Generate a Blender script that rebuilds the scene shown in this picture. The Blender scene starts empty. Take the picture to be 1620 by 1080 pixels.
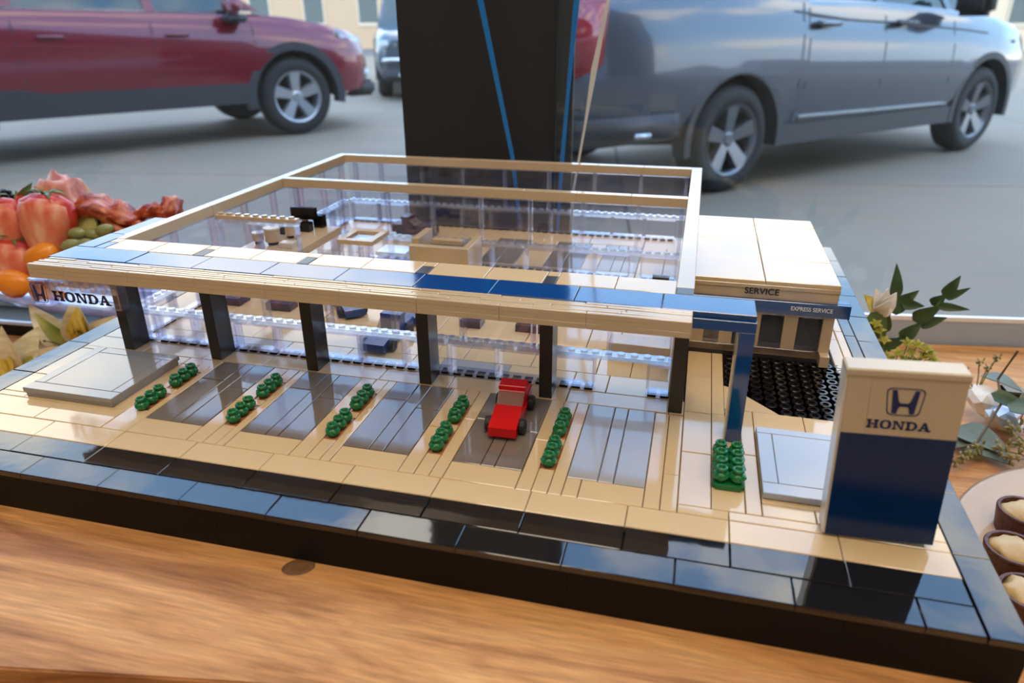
import bpy, bmesh, math, random
from mathutils import Vector, Matrix
random.seed(7)
PI = math.pi
SC = bpy.context.scene
COL = SC.collection
S = 0.008            # one stud of the brick model, in metres
GZ = 121.0           # the paving outside and the shop floor lie this many studs below the model's tiles
def V(x, y, z): return Vector((x * S, y * S, (z + GZ) * S))

# ---------------------------------------------------------------- camera
cam = bpy.data.cameras.new('camera')
co = bpy.data.objects.new('camera', cam); COL.objects.link(co)
co.location = V(46.671, -34.128, 27.10)
co.rotation_euler = (math.radians(65.5865), math.radians(0.3355), math.radians(14.2384))
cam.sensor_width = 36.0
cam.lens = 1134.944 / 1620 * 36
cam.clip_start = 0.01; cam.clip_end = 300
cam.dof.use_dof = True
cam.dof.focus_distance = 0.46
cam.dof.aperture_fstop = 9.0
SC.camera = co

# ---------------------------------------------------------------- view, sky, lamps
SC.view_settings.view_transform = 'Standard'
SC.view_settings.look = 'None'
SC.view_settings.gamma = 1
SC.view_settings.use_curve_mapping = False
SC.view_settings.exposure = 0.0
SC.cycles.transparent_max_bounces = 24
SC.cycles.max_bounces = 10

w = bpy.data.worlds.new('sky'); SC.world = w; w.use_nodes = True
n = w.node_tree.nodes; L = w.node_tree.links; n.clear()
tc = n.new('ShaderNodeTexCoord'); mp = n.new('ShaderNodeMapping'); mp.inputs['Scale'].default_value = (1.0, 1.0, 2.6)
ns = n.new('ShaderNodeTexNoise'); ns.inputs['Scale'].default_value = 2.6; ns.inputs['Detail'].default_value = 7; ns.inputs['Roughness'].default_value = 0.55
cr = n.new('ShaderNodeValToRGB'); cr.color_ramp.elements[0].position = 0.50; cr.color_ramp.elements[1].position = 0.62
sep = n.new('ShaderNodeSeparateXYZ'); gr = n.new('ShaderNodeValToRGB')
gr.color_ramp.elements[0].position = 0.0; gr.color_ramp.elements[0].color = (0.64, 0.80, 1.0, 1)
gr.color_ramp.elements[1].position = 0.75; gr.color_ramp.elements[1].color = (0.20, 0.42, 0.88, 1)
e = gr.color_ramp.elements.new(0.22); e.color = (0.36, 0.62, 1.0, 1)
mx = n.new('ShaderNodeMix'); mx.data_type = 'RGBA'; mx.inputs['B'].default_value = (1.05, 1.03, 1.0, 1)
bg = n.new('ShaderNodeBackground'); bg.inputs['Strength'].default_value = 4.0
out = n.new('ShaderNodeOutputWorld')
L.new(tc.outputs['Generated'], mp.inputs['Vector']); L.new(mp.outputs['Vector'], ns.inputs['Vector']); L.new(ns.outputs['Fac'], cr.inputs['Fac'])
L.new(tc.outputs['Generated'], sep.inputs[0]); L.new(sep.outputs['Z'], gr.inputs['Fac'])
L.new(gr.outputs['Color'], mx.inputs['A']); L.new(cr.outputs['Color'], mx.inputs['Factor']); L.new(mx.outputs['Result'], bg.inputs['Color']); L.new(bg.outputs[0], out.inputs[0])

sun = bpy.data.lights.new('sun', 'SUN'); sun.energy = 2.2; sun.angle = math.radians(0.6); sun.color = (1.0, 0.90, 0.74)
so = bpy.data.objects.new('sun', sun); COL.objects.link(so)
so.rotation_euler = (math.radians(64), 0, math.radians(8.42 + 14))
# window wall frame: origin on the wall line, u along it, v outwards
WO = Vector((5.6, 64.6)); WA = math.radians(8.42)
UD = Vector((math.cos(WA), math.sin(WA))); VD = Vector((-math.sin(WA), math.cos(WA)))
def W(u, v, z):
    p = WO + UD * u + VD * v
    return (p.x, p.y, z)

def area_lamp(u, v, z, sx, sy, power, col):
    l = bpy.data.lights.new('ceiling_lamp_light', 'AREA'); l.shape = 'RECTANGLE'; l.size = sx; l.size_y = sy; l.energy = power; l.color = col
    o = bpy.data.objects.new('ceiling_lamp_light', l); COL.objects.link(o)
    o.location = V(*W(u, v, z)); o.rotation_euler = (0, 0, WA)
    return o
# recessed ceiling lamps (studs in window frame); the first is added to light the wood
LAMPS = [(40, -95, 2), (-60, -230, .45), (140, -230, .45), (-170, -380, .5), (250, -380, .5)]
for (u, v, k) in LAMPS:
    area_lamp(u, v, 266, 0.6, 1.2, 6.2 * k, (1.0, 0.80, 0.58))

# ---------------------------------------------------------------- materials
MATS = {}
def mat(name, col, rough=0.4, metal=0.0, spec=0.5, coat=0.0, var=0.03, scale=60, bump=0.0, bscale=200, emit=None):
    m = bpy.data.materials.new(name); m.use_nodes = True
    nt = m.node_tree; b = nt.nodes['Principled BSDF']
    b.inputs['Roughness'].default_value = rough; b.inputs['Metallic'].default_value = metal
    b.inputs['Specular IOR Level'].default_value = spec; b.inputs['Coat Weight'].default_value = coat; b.inputs['Coat Roughness'].default_value = 0.03
    tcn = nt.nodes.new('ShaderNodeTexCoord'); nz = nt.nodes.new('ShaderNodeTexNoise'); nz.inputs['Scale'].default_value = scale; nz.inputs['Detail'].default_value = 3
    mixn = nt.nodes.new('ShaderNodeMix'); mixn.data_type = 'RGBA'
    mixn.inputs['A'].default_value = tuple(max(0, c * (1 - var)) for c in col) + (1,)
    mixn.inputs['B'].default_value = tuple(min(1, c * (1 + var)) for c in col) + (1,)
    nt.links.new(tcn.outputs['Object'], nz.inputs['Vector']); nt.links.new(nz.outputs['Fac'], mixn.inputs['Factor']); nt.links.new(mixn.outputs['Result'], b.inputs['Base Color'])
    if bump:
        n2 = nt.nodes.new('ShaderNodeTexNoise'); n2.inputs['Scale'].default_value = bscale; n2.inputs['Detail'].default_value = 2
        bp = nt.nodes.new('ShaderNodeBump'); bp.inputs['Strength'].default_value = bump; bp.inputs['Distance'].default_value = 0.001
        nt.links.new(tcn.outputs['Object'], n2.inputs['Vector']); nt.links.new(n2.outputs['Fac'], bp.inputs['Height']); nt.links.new(bp.outputs[0], b.inputs['Normal'])
    if emit:
        b.inputs['Emission Color'].default_value = tuple(emit[:3]) + (1,); b.inputs['Emission Strength'].default_value = emit[3]
    MATS[name] = m
    return m
def clear(name, tint, refl=0.0, fogc=(0.8, 0.85, 0.95), fog=0.0, ior=1.45, rough=0.0):
    """thin clear plastic or glass: lets light straight through, mirrors by Fresnel, plus a little milkiness"""
    m = bpy.data.materials.new(name); m.use_nodes = True
    nt = m.node_tree; nt.nodes.clear()
    o = nt.nodes.new('ShaderNodeOutputMaterial'); t = nt.nodes.new('ShaderNodeBsdfTransparent'); t.inputs[0].default_value = tuple(tint) + (1,)
    g = nt.nodes.new('ShaderNodeBsdfGlossy'); g.inputs['Roughness'].default_value = rough; g.inputs[0].default_value = (1, 1, 1, 1)
    f = nt.nodes.new('ShaderNodeLayerWeight'); f.inputs[0].default_value = 0.5; f0 = ((ior - 1) / (ior + 1)) ** 2
    pw = nt.nodes.new('ShaderNodeMath'); pw.operation = 'POWER'; pw.inputs[1].default_value = 5.0
    a = nt.nodes.new('ShaderNodeMath'); a.operation = 'MULTIPLY_ADD'; a.inputs[1].default_value = 1 - f0; a.inputs[2].default_value = f0 + refl; a.use_clamp = True
    mxs = nt.nodes.new('ShaderNodeMixShader')
    nt.links.new(f.outputs['Facing'], pw.inputs[0]); nt.links.new(pw.outputs[0], a.inputs[0]); nt.links.new(a.outputs[0], mxs.inputs[0])
    base = t.outputs[0]
    if fog:
        d = nt.nodes.new('ShaderNodeBsdfDiffuse'); d.inputs[0].default_value = tuple(fogc) + (1,)
        tr = nt.nodes.new('ShaderNodeBsdfTranslucent'); tr.inputs[0].default_value = tuple(fogc) + (1,)
        ad = nt.nodes.new('ShaderNodeMixShader'); ad.inputs[0].default_value = 0.5
        nt.links.new(d.outputs[0], ad.inputs[1]); nt.links.new(tr.outputs[0], ad.inputs[2])
        nz = nt.nodes.new('ShaderNodeTexNoise'); nz.inputs['Scale'].default_value = 300
        mr = nt.nodes.new('ShaderNodeMapRange'); mr.inputs['To Min'].default_value = fog * 0.6; mr.inputs['To Max'].default_value = fog * 1.4
        nt.links.new(nz.outputs['Fac'], mr.inputs['Value'])
        m2 = nt.nodes.new('ShaderNodeMixShader'); nt.links.new(mr.outputs[0], m2.inputs[0]); nt.links.new(t.outputs[0], m2.inputs[1]); nt.links.new(ad.outputs[0], m2.inputs[2])
        base = m2.outputs[0]
    nt.links.new(base, mxs.inputs[1]); nt.links.new(g.outputs[0], mxs.inputs[2]); nt.links.new(mxs.outputs[0], o.inputs[0])
    MATS[name] = m
    return m

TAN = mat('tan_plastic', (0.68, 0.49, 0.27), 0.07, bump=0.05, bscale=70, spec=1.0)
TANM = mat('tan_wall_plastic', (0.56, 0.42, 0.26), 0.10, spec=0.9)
BLACK = mat('black_plastic', (0.010, 0.009, 0.009), 0.05, bump=0.06, bscale=60, spec=1.0)
BLACKB = mat('black_brick_plastic', (0.009, 0.008, 0.0075), 0.35, spec=.12)
BLACKS = mat('black_stud_plastic', (0.008, 0.007, 0.007), 0.12, spec=0.35)
BLUE = mat('dark_blue_plastic', (0.003, 0.055, 0.21), 0.09, bump=0.04, bscale=70, spec=1.0)
DGREY = mat('dark_grey_plastic', (0.185, 0.155, 0.128), 0.06, bump=0.05, bscale=60, spec=1.0)
LGREY = mat('light_grey_plastic', (0.36, 0.35, 0.34), 0.07, bump=0.05, bscale=60, spec=1.0)
MGREY = mat('mid_grey_plastic', (0.40, 0.42, 0.46), 0.10, spec=1.0)
COLM = mat('charcoal_column_plastic', (0.042, 0.037, 0.032), 0.28, spec=.35)
GREEN = mat('green_plastic', (0.008, 0.16, 0.045), 0.2)
RUST = mat('rust_plate', (0.45, 0.16, 0.05), 0.25)
RED = mat('red_toy_plastic', (0.60, 0.006, 0.010), 0.2)
PURP = mat('plum_plastic', (0.065, 0.028, 0.055), 0.25)
TOYBLUE = mat('blue_toy_plastic', (0.006, 0.045, 0.20), 0.2)
RUB = mat('rubber_black', (0.012, 0.012, 0.013), 0.55)
NAVY = mat('navy_print', (0.006, 0.02, 0.10), 0.35)
WPRINT = mat('white_print', (0.75, 0.78, 0.82), 0.4)
CREAMW = mat('cream_plastic', (0.70, 0.62, 0.50), 0.15)
CLEARP = clear('clear_window_plastic', (0.955, 0.96, 0.985), ior=1.5, fog=.012, fogc=(.5, .55, .95))
CLEARF = clear('clear_frame_plastic', (0.88, 0.88, 0.955), refl=0.10, fog=0.05, ior=1.55, rough=0.08)
CLEARK = clear('clear_knobbly_plastic', (0.88, 0.90, 0.94), refl=0.20, fog=0.13, ior=1.55, rough=0.15)
SMOKE = clear('smoked_pane', (0.62, 0.62, 0.64), refl=0.05, fog=.22, fogc=(.5, .5, .52))
PANE = clear('shop_window_glass', (0.945, 0.94, 0.905), ior=1.45)

def wood(name, c1, c2, c3):
    m = bpy.data.materials.new(name); m.use_nodes = True; nt = m.node_tree; b = nt.nodes['Principled BSDF']
    b.inputs['Roughness'].default_value = 0.5; b.inputs['Specular IOR Level'].default_value = 0.25
    tcn = nt.nodes.new('ShaderNodeTexCoord'); mpn = nt.nodes.new('ShaderNodeMapping'); mpn.inputs['Scale'].default_value = (2.2, 16, 16)
    mpn.inputs['Rotation'].default_value = (0, 0, -WA)
    nz = nt.nodes.new('ShaderNodeTexNoise'); nz.inputs['Scale'].default_value = 2.2; nz.inputs['Detail'].default_value = 9; nz.inputs['Distortion'].default_value = 1.2; nz.inputs['Roughness'].default_value = 0.6
    rp = nt.nodes.new('ShaderNodeValToRGB'); rp.color_ramp.elements[0].position = 0.30; rp.color_ramp.elements[0].color = c1 + (1,)
    rp.color_ramp.elements[1].position = 0.72; rp.color_ramp.elements[1].color = c3 + (1,)
    x = rp.color_ramp.elements.new(0.5); x.color = c2 + (1,)
    mp2 = nt.nodes.new('ShaderNodeMapping'); mp2.inputs['Scale'].default_value = (14, 240, 240); mp2.inputs['Rotation'].default_value = (0, 0, -WA)
    n2 = nt.nodes.new('ShaderNodeTexNoise'); n2.inputs['Scale'].default_value = 3; n2.inputs['Detail'].default_value = 4
    r2 = nt.nodes.new('ShaderNodeMapRange'); r2.inputs['From Min'].default_value = 0.3; r2.inputs['From Max'].default_value = 0.75; r2.inputs['To Min'].default_value = 1.1; r2.inputs['To Max'].default_value = 0.68
    mm = nt.nodes.new('ShaderNodeMix'); mm.data_type = 'RGBA'; mm.blend_type = 'MULTIPLY'; mm.inputs['Factor'].default_value = 1
    nt.links.new(tcn.outputs['Object'], mpn.inputs[0]); nt.links.new(mpn.outputs[0], nz.inputs['Vector']); nt.links.new(nz.outputs['Fac'], rp.inputs[0])
    nt.links.new(tcn.outputs['Object'], mp2.inputs[0]); nt.links.new(mp2.outputs[0], n2.inputs['Vector']); nt.links.new(n2.outputs['Fac'], r2.inputs['Value'])
    nt.links.new(rp.outputs[0], mm.inputs['A']); nt.links.new(r2.outputs[0], mm.inputs['B']); nt.links.new(mm.outputs['Result'], b.inputs['Base Color'])
    MATS[name] = m
    return m
WOOD = wood('oak_wood', (0.30, 0.115, 0.032), (0.60, 0.29, 0.10), (0.76, 0.43, 0.17))
KNOT = mat('wood_knot', (0.16, 0.075, 0.03), 0.5, var=0.5, scale=300)

# ---------------------------------------------------------------- helpers
ORG = {}
def thing(name, label, cat, loc=(0, 0, 0), rz=0.0, group=None, metres=False):
    o = bpy.data.objects.new(name, None); COL.objects.link(o)
    o.empty_display_size = 0.01
    o.location = Vector(loc) if metres else V(*loc)
    o.rotation_euler = (0, 0, rz)
    o['label'] = label; o['category'] = cat
    if group: o['group'] = group
    ORG[o.name] = o.location.copy()
    return o
def tag(o, label, cat, group=None):
    o['label'] = label; o['category'] = cat
    if group: o['group'] = group
    return o
def mk(name, bm, m, parent=None, smooth=False, origin=None, local=False):
    """bm holds world-space metres (or parent-space when local); parent-space offset is taken off here"""
    me = bpy.data.meshes.new(name)
    off = Vector((0, 0, 0))
    if not local:
        off = ORG[parent.name].copy() if parent is not None else (origin.copy() if origin is not None else Vector((0, 0, 0)))
    if parent is None and origin is None and not local:
        c = Vector((0, 0, 0)); k = 0; zmin = 1e9
        for v in bm.verts: c += v.co; k += 1; zmin = min(zmin, v.co.z)
        off = c / max(k, 1); off.z = zmin
    bmesh.ops.translate(bm, verts=bm.verts, vec=-off)
    bmesh.ops.recalc_face_normals(bm, faces=bm.faces)
    bm.to_mesh(me); bm.free()
    for mm in (m if isinstance(m, (list, tuple)) else [m]): me.materials.append(mm)
    if smooth:
        for p in me.polygons: p.use_smooth = True
    o = bpy.data.objects.new(name, me); COL.objects.link(o)
    if parent is not None:
        o.parent = parent; ORG[o.name] = off
    else:
        o.location = off; ORG[o.name] = off
    return o
def bm_new(): return bmesh.new()
def hexa(bm, P):
    vs = [bm.verts.new(p) for p in P]
    for f in ((0, 3, 2, 1), (4, 5, 6, 7), (0, 1, 5, 4), (1, 2, 6, 5), (2, 3, 7, 6), (3, 0, 4, 7)):
        bm.faces.new([vs[i] for i in f])
    return vs
def box(bm, x0, x1, y0, y1, z0, z1, T=V):
    return hexa(bm, [T(x0, y0, z0), T(x1, y0, z0), T(x1, y1, z0), T(x0, y1, z0), T(x0, y0, z1), T(x1, y0, z1), T(x1, y1, z1), T(x0, y1, z1)])
def tbox(bm, x0, x1, y0, y1, z0, z1, c=0.05, T=V):
    """box with a chamfered top edge"""
    a = [T(x0, y0, z0), T(x1, y0, z0), T(x1, y1, z0), T(x0, y1, z0)]
    b = [T(x0, y0, z1 - c), T(x1, y0, z1 - c), T(x1, y1, z1 - c), T(x0, y1, z1 - c)]
    d = [T(x0 + c, y0 + c, z1), T(x1 - c, y0 + c, z1), T(x1 - c, y1 - c, z1), T(x0 + c, y1 - c, z1)]
    r = [[bm.verts.new(p) for p in q] for q in (a, b, d)]
    bm.faces.new(r[0][::-1]); bm.faces.new(r[2])
    for k in range(2):
        for i in range(4):
            bm.faces.new([r[k][i], r[k][(i + 1) % 4], r[k + 1][(i + 1) % 4], r[k + 1][i]])
def lathe(bm, prof, seg=16, M=None, closed=False):
    """prof: (r, z) list, turned about z, M maps to place"""
    M = M or Matrix()
    rings = []
    for r, z in prof:
        if r < 1e-7: rings.append([bm.verts.new(M @ Vector((0, 0, z)))])
        else: rings.append([bm.verts.new(M @ Vector((r * math.cos(2 * PI * i / seg), r * math.sin(2 * PI * i / seg), z))) for i in range(seg)])
    if closed: rings.append(rings[0])
    for a, b in zip(rings, rings[1:]):
        for i in range(seg):
            j = (i + 1) % seg
            f = ([a[0]] if len(a) == 1 else [a[i], a[j]]) + ([b[0]] if len(b) == 1 else [b[j], b[i]])
            if len(f) >= 3: bm.faces.new(f)
def cyl(bm, x, y, z0, z1, r, seg=16, r2=None):
    M = Matrix.Translation(V(x, y, 0))
    lathe(bm, [(0, z0 * S), (r * S, z0 * S), ((r2 or r) * S, z1 * S), (0, z1 * S)], seg, M)
def tube(bm, pts, rad, seg=8):
    """pts metres; rad metres or list"""
    pts = [Vector(p) for p in pts]
    rings = []
    for i, p in enumerate(pts):
        d = (pts[min(i + 1, len(pts) - 1)] - pts[max(i - 1, 0)]).normalized()
        up = Vector((0, 0, 1)) if abs(d.z) < 0.9 else Vector((1, 0, 0))
        a = d.cross(up).normalized(); b = d.cross(a)
        r = rad[i] if isinstance(rad, (list, tuple)) else rad
        rings.append([bm.verts.new(p + a * r * math.cos(2 * PI * k / seg) + b * r * math.sin(2 * PI * k / seg)) for k in range(seg)])
    for a, b in zip(rings, rings[1:]):
        for i in range(seg):
            j = (i + 1) % seg; bm.faces.new([a[i], a[j], b[j], b[i]])
    bm.faces.new(rings[0][::-1]); bm.faces.new(rings[-1])
def poly(bm, pts, T, t):
    """flat polygon (u, v) pushed to thickness t; T(u, v, w) -> metres"""
    a = [bm.verts.new(T(u, v, 0)) for u, v in pts]; b = [bm.verts.new(T(u, v, t)) for u, v in pts]
    bm.faces.new(a[::-1]); bm.faces.new(b)
    k = len(pts)
    for i in range(k): bm.faces.new([a[i], a[(i + 1) % k], b[(i + 1) % k], b[i]])
def struct(name, bm, m, **k):
    o = mk(name, bm, m, **k); o['kind'] = 'structure'; return o

# ---------------------------------------------------------------- lettering
def rect(u0, v0, u1, v1): return [(u0, v0), (u1, v0), (u1, v1), (u0, v1)]
def slab_letter(ch):
    """slab-serif capitals, unit height, returns polygons and width"""
    s = 0.17
    if ch == 'H':
        return [rect(.12, 0, .42, 1), rect(0, 0, .54, s), rect(0, 1 - s, .54, 1), rect(.88, 0, 1.18, 1), rect(.76, 0, 1.3, s), rect(.76, 1 - s, 1.3, 1), rect(.42, .42, .88, .60)], 1.3
    if ch == 'N':
        return [rect(.14, 0, .32, 1), rect(0, 0, .46, s), rect(0, 1 - s, .42, 1), rect(.98, 0, 1.16, 1), rect(.84, 1 - s, 1.3, 1), [(.14, 1), (.46, 1), (1.16, 0), (.90, 0)]], 1.3
    if ch == 'A':
        return [[(.10, 0), (.28, 0), (.70, 1), (.50, 1)], [(.84, 0), (1.2, 0), (.78, 1), (.50, 1)], rect(0, 0, .42, s), rect(.72, 0, 1.34, s), rect(.34, .30, .95, .44)], 1.34
    if ch == 'O':
        P = []; k = 20
        def ell(a, rx, ry): return (.62 + rx * math.copysign(abs(math.cos(a)) ** .8, math.cos(a)), .5 + ry * math.copysign(abs(math.sin(a)) ** .8, math.sin(a)))
        for i in range(k):
            a, b = 2 * PI * i / k, 2 * PI * (i + 1) / k
            P.append([ell(a, .62, .52), ell(b, .62, .52), ell(b, .30, .36), ell(a, .30, .36)])
        return P, 1.24
    if ch == 'D':
        P = [rect(.12, 0, .42, 1), rect(0, 0, .6, s), rect(0, 1 - s, .6, 1)]; k = 12
        for i in range(k):
            a, b = -PI / 2 + PI * i / k, -PI / 2 + PI * (i + 1) / k
            P.append([(.6 + .62 * math.cos(a), .5 + .5 * math.sin(a)), (.6 + .62 * math.cos(b), .5 + .5 * math.sin(b)), (.6 + .30 * math.cos(b), .5 + .35 * math.sin(b)), (.6 + .30 * math.cos(a), .5 + .35 * math.sin(a))])
        return P, 1.22
def wordmark(bm, text, T, width, height, t):
    tot = 0; items = []
    for ch in text:
        P, wd = slab_letter(ch); items.append((P, tot)); tot += wd + 0.10
    tot -= 0.10
    k = width / tot
    for P, o in items:
        for p in P: poly(bm, [((o + u) * k, v * height) for u, v in p], T, t)
def emblem(bm, T, wd, ht, t):
    """rounded, slightly flared frame holding a broad-shouldered H"""
    def ring(g):
        pts = []; K = 7
        tw, bw = 0.5 - g, 0.435 - g; h = 0.5 - g; r = 0.16
        cs = [(tw - r, h - r, 0), (-tw + r, h - r, PI / 2), (-bw + r, -h + r, PI), (bw - r, -h + r, 1.5 * PI)]
        for cx, cy, a0 in cs:
            for i in range(K): a = a0 + PI / 2 * i / (K - 1); pts.append((cx + r * math.cos(a), cy + r * math.sin(a)))
        return pts
    A, B = ring(0), ring(0.028)
    f = lambda p: (p[0] * wd, p[1] * ht)
    for i in range(len(A)):
        j = (i + 1) % len(A); poly(bm, [f(A[i]), f(A[j]), f(B[j]), f(B[i])], T, t)
    for s in (1, -1):
        q = [(s * .36, .40), (s * .19, .40), (s * .125, -.06), (s * .125, -.14), (s * .20, -.14), (s * .235, -.42), (s * .30, -.42)]
        q = [(s * .355, .42), (s * .235, .42), (s * .150, .02), (s * .11, -.03), (s * .11, -.20), (s * .135, -.22), (s * .17, -.43), (s * .295, -.43)]
        poly(bm, [f(p) for p in (q if s > 0 else q[::-1])], T, t)
    poly(bm, [f(p) for p in rect(-.13, -.17, .13, -.05)], T, t)
def text_mesh(body, size, T, name, m, parent, extr=0.02, bold=0.0):
    cu = bpy.data.curves.new(name, 'FONT'); cu.body = body; cu.size = 1; cu.extrude = 0; cu.offset = bold
    to = bpy.data.objects.new(name, cu); COL.objects.link(to)
    dg = bpy.context.evaluated_depsgraph_get(); dg.update()
    me = bpy.data.meshes.new_from_object(to.evaluated_get(dg))
    bpy.data.objects.remove(to)
    xs = [v.co.x for v in me.vertices]; x0, x1 = min(xs), max(xs)
    bm = bmesh.new(); bm.from_mesh(me)
    k = size / (x1 - x0)
    for v in bm.verts: v.co = T((v.co.x - x0) * k, v.co.y * k, extr)
    o = mk(name, bm, m, parent)
    bpy.data.meshes.remove(me)
    return o

# ================================================================ THE ROOM
FZ = -GZ
CZ = 270
u0, u1, v1 = -900, 800, -760
def wbox(bm, a0, a1, b0, b1, z0, z1):
    box(bm, a0, a1, b0, b1, z0, z1, T=lambda u, v, z: V(*W(u, v, z)))
FLOORM = mat('shop_floor_vinyl', (0.30, 0.27, 0.24), 0.3)
WALLM = mat('plaster_wall', (0.52, 0.47, 0.42), 0.8)
CEILM = mat('ceiling_board', (0.50, 0.44, 0.38), 0.85)
ALU = mat('window_frame_aluminium', (0.38, 0.46, 0.60), 0.35)
b = bm_new(); wbox(b, u0, u1, v1, 5, FZ - 12, FZ); struct('floor', b, FLOORM)
b = bm_new(); wbox(b, u0, u1, v1, 5, CZ, CZ + 15); struct('ceiling', b, CEILM)
b = bm_new(); wbox(b, u0 - 15, u0, v1 - 15, 5, FZ, CZ); struct('wall_left', b, WALLM)
b = bm_new(); wbox(b, u1, u1 + 15, v1 - 15, 5, FZ, CZ); struct('wall_right', b, WALLM)
b = bm_new(); wbox(b, u0, u1, v1 - 15, v1, FZ, CZ); struct('wall_back', b, WALLM)
# the window: bottom rail, head, glass
b = bm_new(); wbox(b, u0, u1, 1.0, 8, 255, CZ); struct('trim_1', b, ALU)
win = bpy.data.objects.new('window_1', None); COL.objects.link(win); win.location = V(*W(0, 4, -18)); win['kind'] = 'structure'; ORG[win.name] = win.location.copy()
b = bm_new(); wbox(b, u0, u1, 1.0, 2.4, -19.6, -14.75); mk('window_frame', b, ALU, win)
b = bm_new(); wbox(b, u0, u1, 0.9, 1.7, -14.72, -14.05); mk('window_bead', b, mat('white_bead', (0.82, 0.84, 0.90), 0.3), win)
for (a0, a1) in ((u0, 0.2), (21.6, u1)):
    b = bm_new(); wbox(b, a0, a1, 1.2, 1.45, -14.0, 255); mk('window_pane', b, PANE, win)
b = bm_new(); wbox(b, u0, u1, 1.0, 8, FZ, -19.65); struct('wall_front', b, ALU)
# black post
b = bm_new(); wbox(b, -0.27, 21.54, 0.9, 9.5, FZ, CZ)
bmesh.ops.bevel(b, geom=b.edges, offset=0.002, segments=2, affect='EDGES')
tag(mk('window_post', b, mat('black_post_paint', (0.010, 0.0105, 0.012), 0.55)), 'broad matt black post standing behind the brick model', 'post')
b = bm_new(); wbox(b, 21.6, 23.9, 3.2, 7.5, FZ, CZ); tag(mk('window_mullion', b, MATS['black_post_paint']), 'narrow black upright just right of the broad black post', 'post')
# ceiling lamp fittings; the one above the table is added to brighten the wood
LAMPM = mat('lamp_diffuser', (0.8, 0.8, 0.8), 0.5, emit=(1.0, 0.85, 0.68, 4.0))
for i, (u, v, k) in enumerate(LAMPS):
    pos = ['added above the table to brighten the wood', 'behind the table on the left', 'behind the table on the right', 'far back on the left', 'far back on the right'][i]
    t = thing('ceiling_light', 'flat warm ceiling light ' + pos, 'light', W(u, v, CZ - 1), WA, 'ceiling lights of the shop')
    b = bm_new(); wbox(b, u - 40, u + 40, v - 78, v + 78, CZ - 1.2, CZ); mk('frame', b, ALU, t).rotation_euler = (0, 0, -WA)
    b = bm_new(); wbox(b, u - 37, u + 37, v - 75, v + 75, CZ - 1.8, CZ - 1.2); mk('diffuser', b, LAMPM, t).rotation_euler = (0, 0, -WA)

# table and riser
TZ = -18.4
t = thing('table', 'long oak display table set against the shop window', 'table', W(30, -40, FZ))
b = bm_new(); wbox(b, -150, 190, -118, 0.6, TZ - 3.5, TZ); mk('tabletop', b, WOOD, t)
for (a, c) in ((-140, -112), (180, -112), (-140, -8), (180, -8)):
    b = bm_new(); wbox(b, a - 4, a + 4, c - 4, c + 4, FZ, TZ - 3.5); mk('leg', b, MATS['black_post_paint'], t)
t = thing('wooden_riser', 'thick oak board box lifting the brick model above the table', 'riser', (28, 20, TZ))
b = bm_new()
def RZ(x, y, z): return V(x, y, z)
P = [(-8.2, -18.9), (64.0, -6.4), (64.0, 61.5), (-8.2, 61.0)]
zt, zb = -3.05, TZ
hexa(b, [V(P[0][0], P[0][1], zt - 2.6), V(P[1][0], P[1][1], zt - 2.6), V(P[2][0], P[2][1], zt - 2.6), V(P[3][0], P[3][1], zt - 2.6)] + [V(p[0], p[1], zt) for p in P])
bmesh.ops.bevel(b, geom=b.edges, offset=0.0008, segments=2, affect='EDGES')
mk('board', b, WOOD, t)
b = bm_new(); box(b, -6, 62, -4, 60, zb, zt - 2.6); mk('plinth', b, WOOD, t)
b = bm_new(); lathe(b, [(0, .01 * S), (1.0 * S, .01 * S), (0.9 * S, .03 * S), (0, .03 * S)], 20, Matrix.Translation(V(25.75, -4.65, -3.05)) @ Matrix.Rotation(.4, 4, 'Z') @ Matrix.Diagonal((1.0, .72, 1, 1)))
mk('knot', b, KNOT, t)
b = bm_new()

# ================================================================ BRICK MODEL BASE
BASE = thing('model_base', 'large rectangular brick-built base with black border and tan forecourt tiles', 'base', (28, 29, -3.05))
TZL = {}
def tile(parent, x0, x1, y0, y1, m, z=0.0, h=0.4, name='tile', gap=0.025, tilt=0.0022):
    wx, wy = round(x1 - x0 - 2 * gap, 3), round(y1 - y0 - 2 * gap, 3)
    key = (wx, wy, h, m.name)
    if key not in TZL:
        b = bm_new(); tbox(b, -wx / 2, wx / 2, -wy / 2, wy / 2, -h, 0, 0.045, T=lambda x, y, z: Vector((x * S, y * S, z * S)))
        bmesh.ops.recalc_face_normals(b, faces=b.faces)
        me = bpy.data.meshes.new('tile'); b.to_mesh(me); b.free(); me.materials.append(m); TZL[key] = me
    o = bpy.data.objects.new(name, TZL[key]); COL.objects.link(o); o.parent = parent
    o.location = V((x0 + x1) / 2, (y0 + y1) / 2, z + random.uniform(-.012, .012)) - ORG[parent.name]
    k = min(1.0, 6.0 / max(wx, wy))
    o.rotation_euler = (random.uniform(-tilt, tilt) * k, random.uniform(-tilt, tilt) * k, random.uniform(-.001, .001))
    return o
# carcass
b = bm_new(); box(b, -7.85, 64.05, -3.3, 61.2, -3.0, -0.45); mk('base_body', b, BLACKB, BASE)
# facing bricks along the front: six courses of bricks end to end
x = -8.0; k = 0
while x < 64.1:
    L_ = [12, 16, 10, 12, 14, 12][k % 6]; x2 = min(64.2, x + L_)
    b = bm_new(); tbox(b, x + .01, x2 - .01, -4.05, -3.32, -3.05, -0.44, .03); mk('brick', b, BLACKB, BASE); x = x2; k += 1
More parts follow.
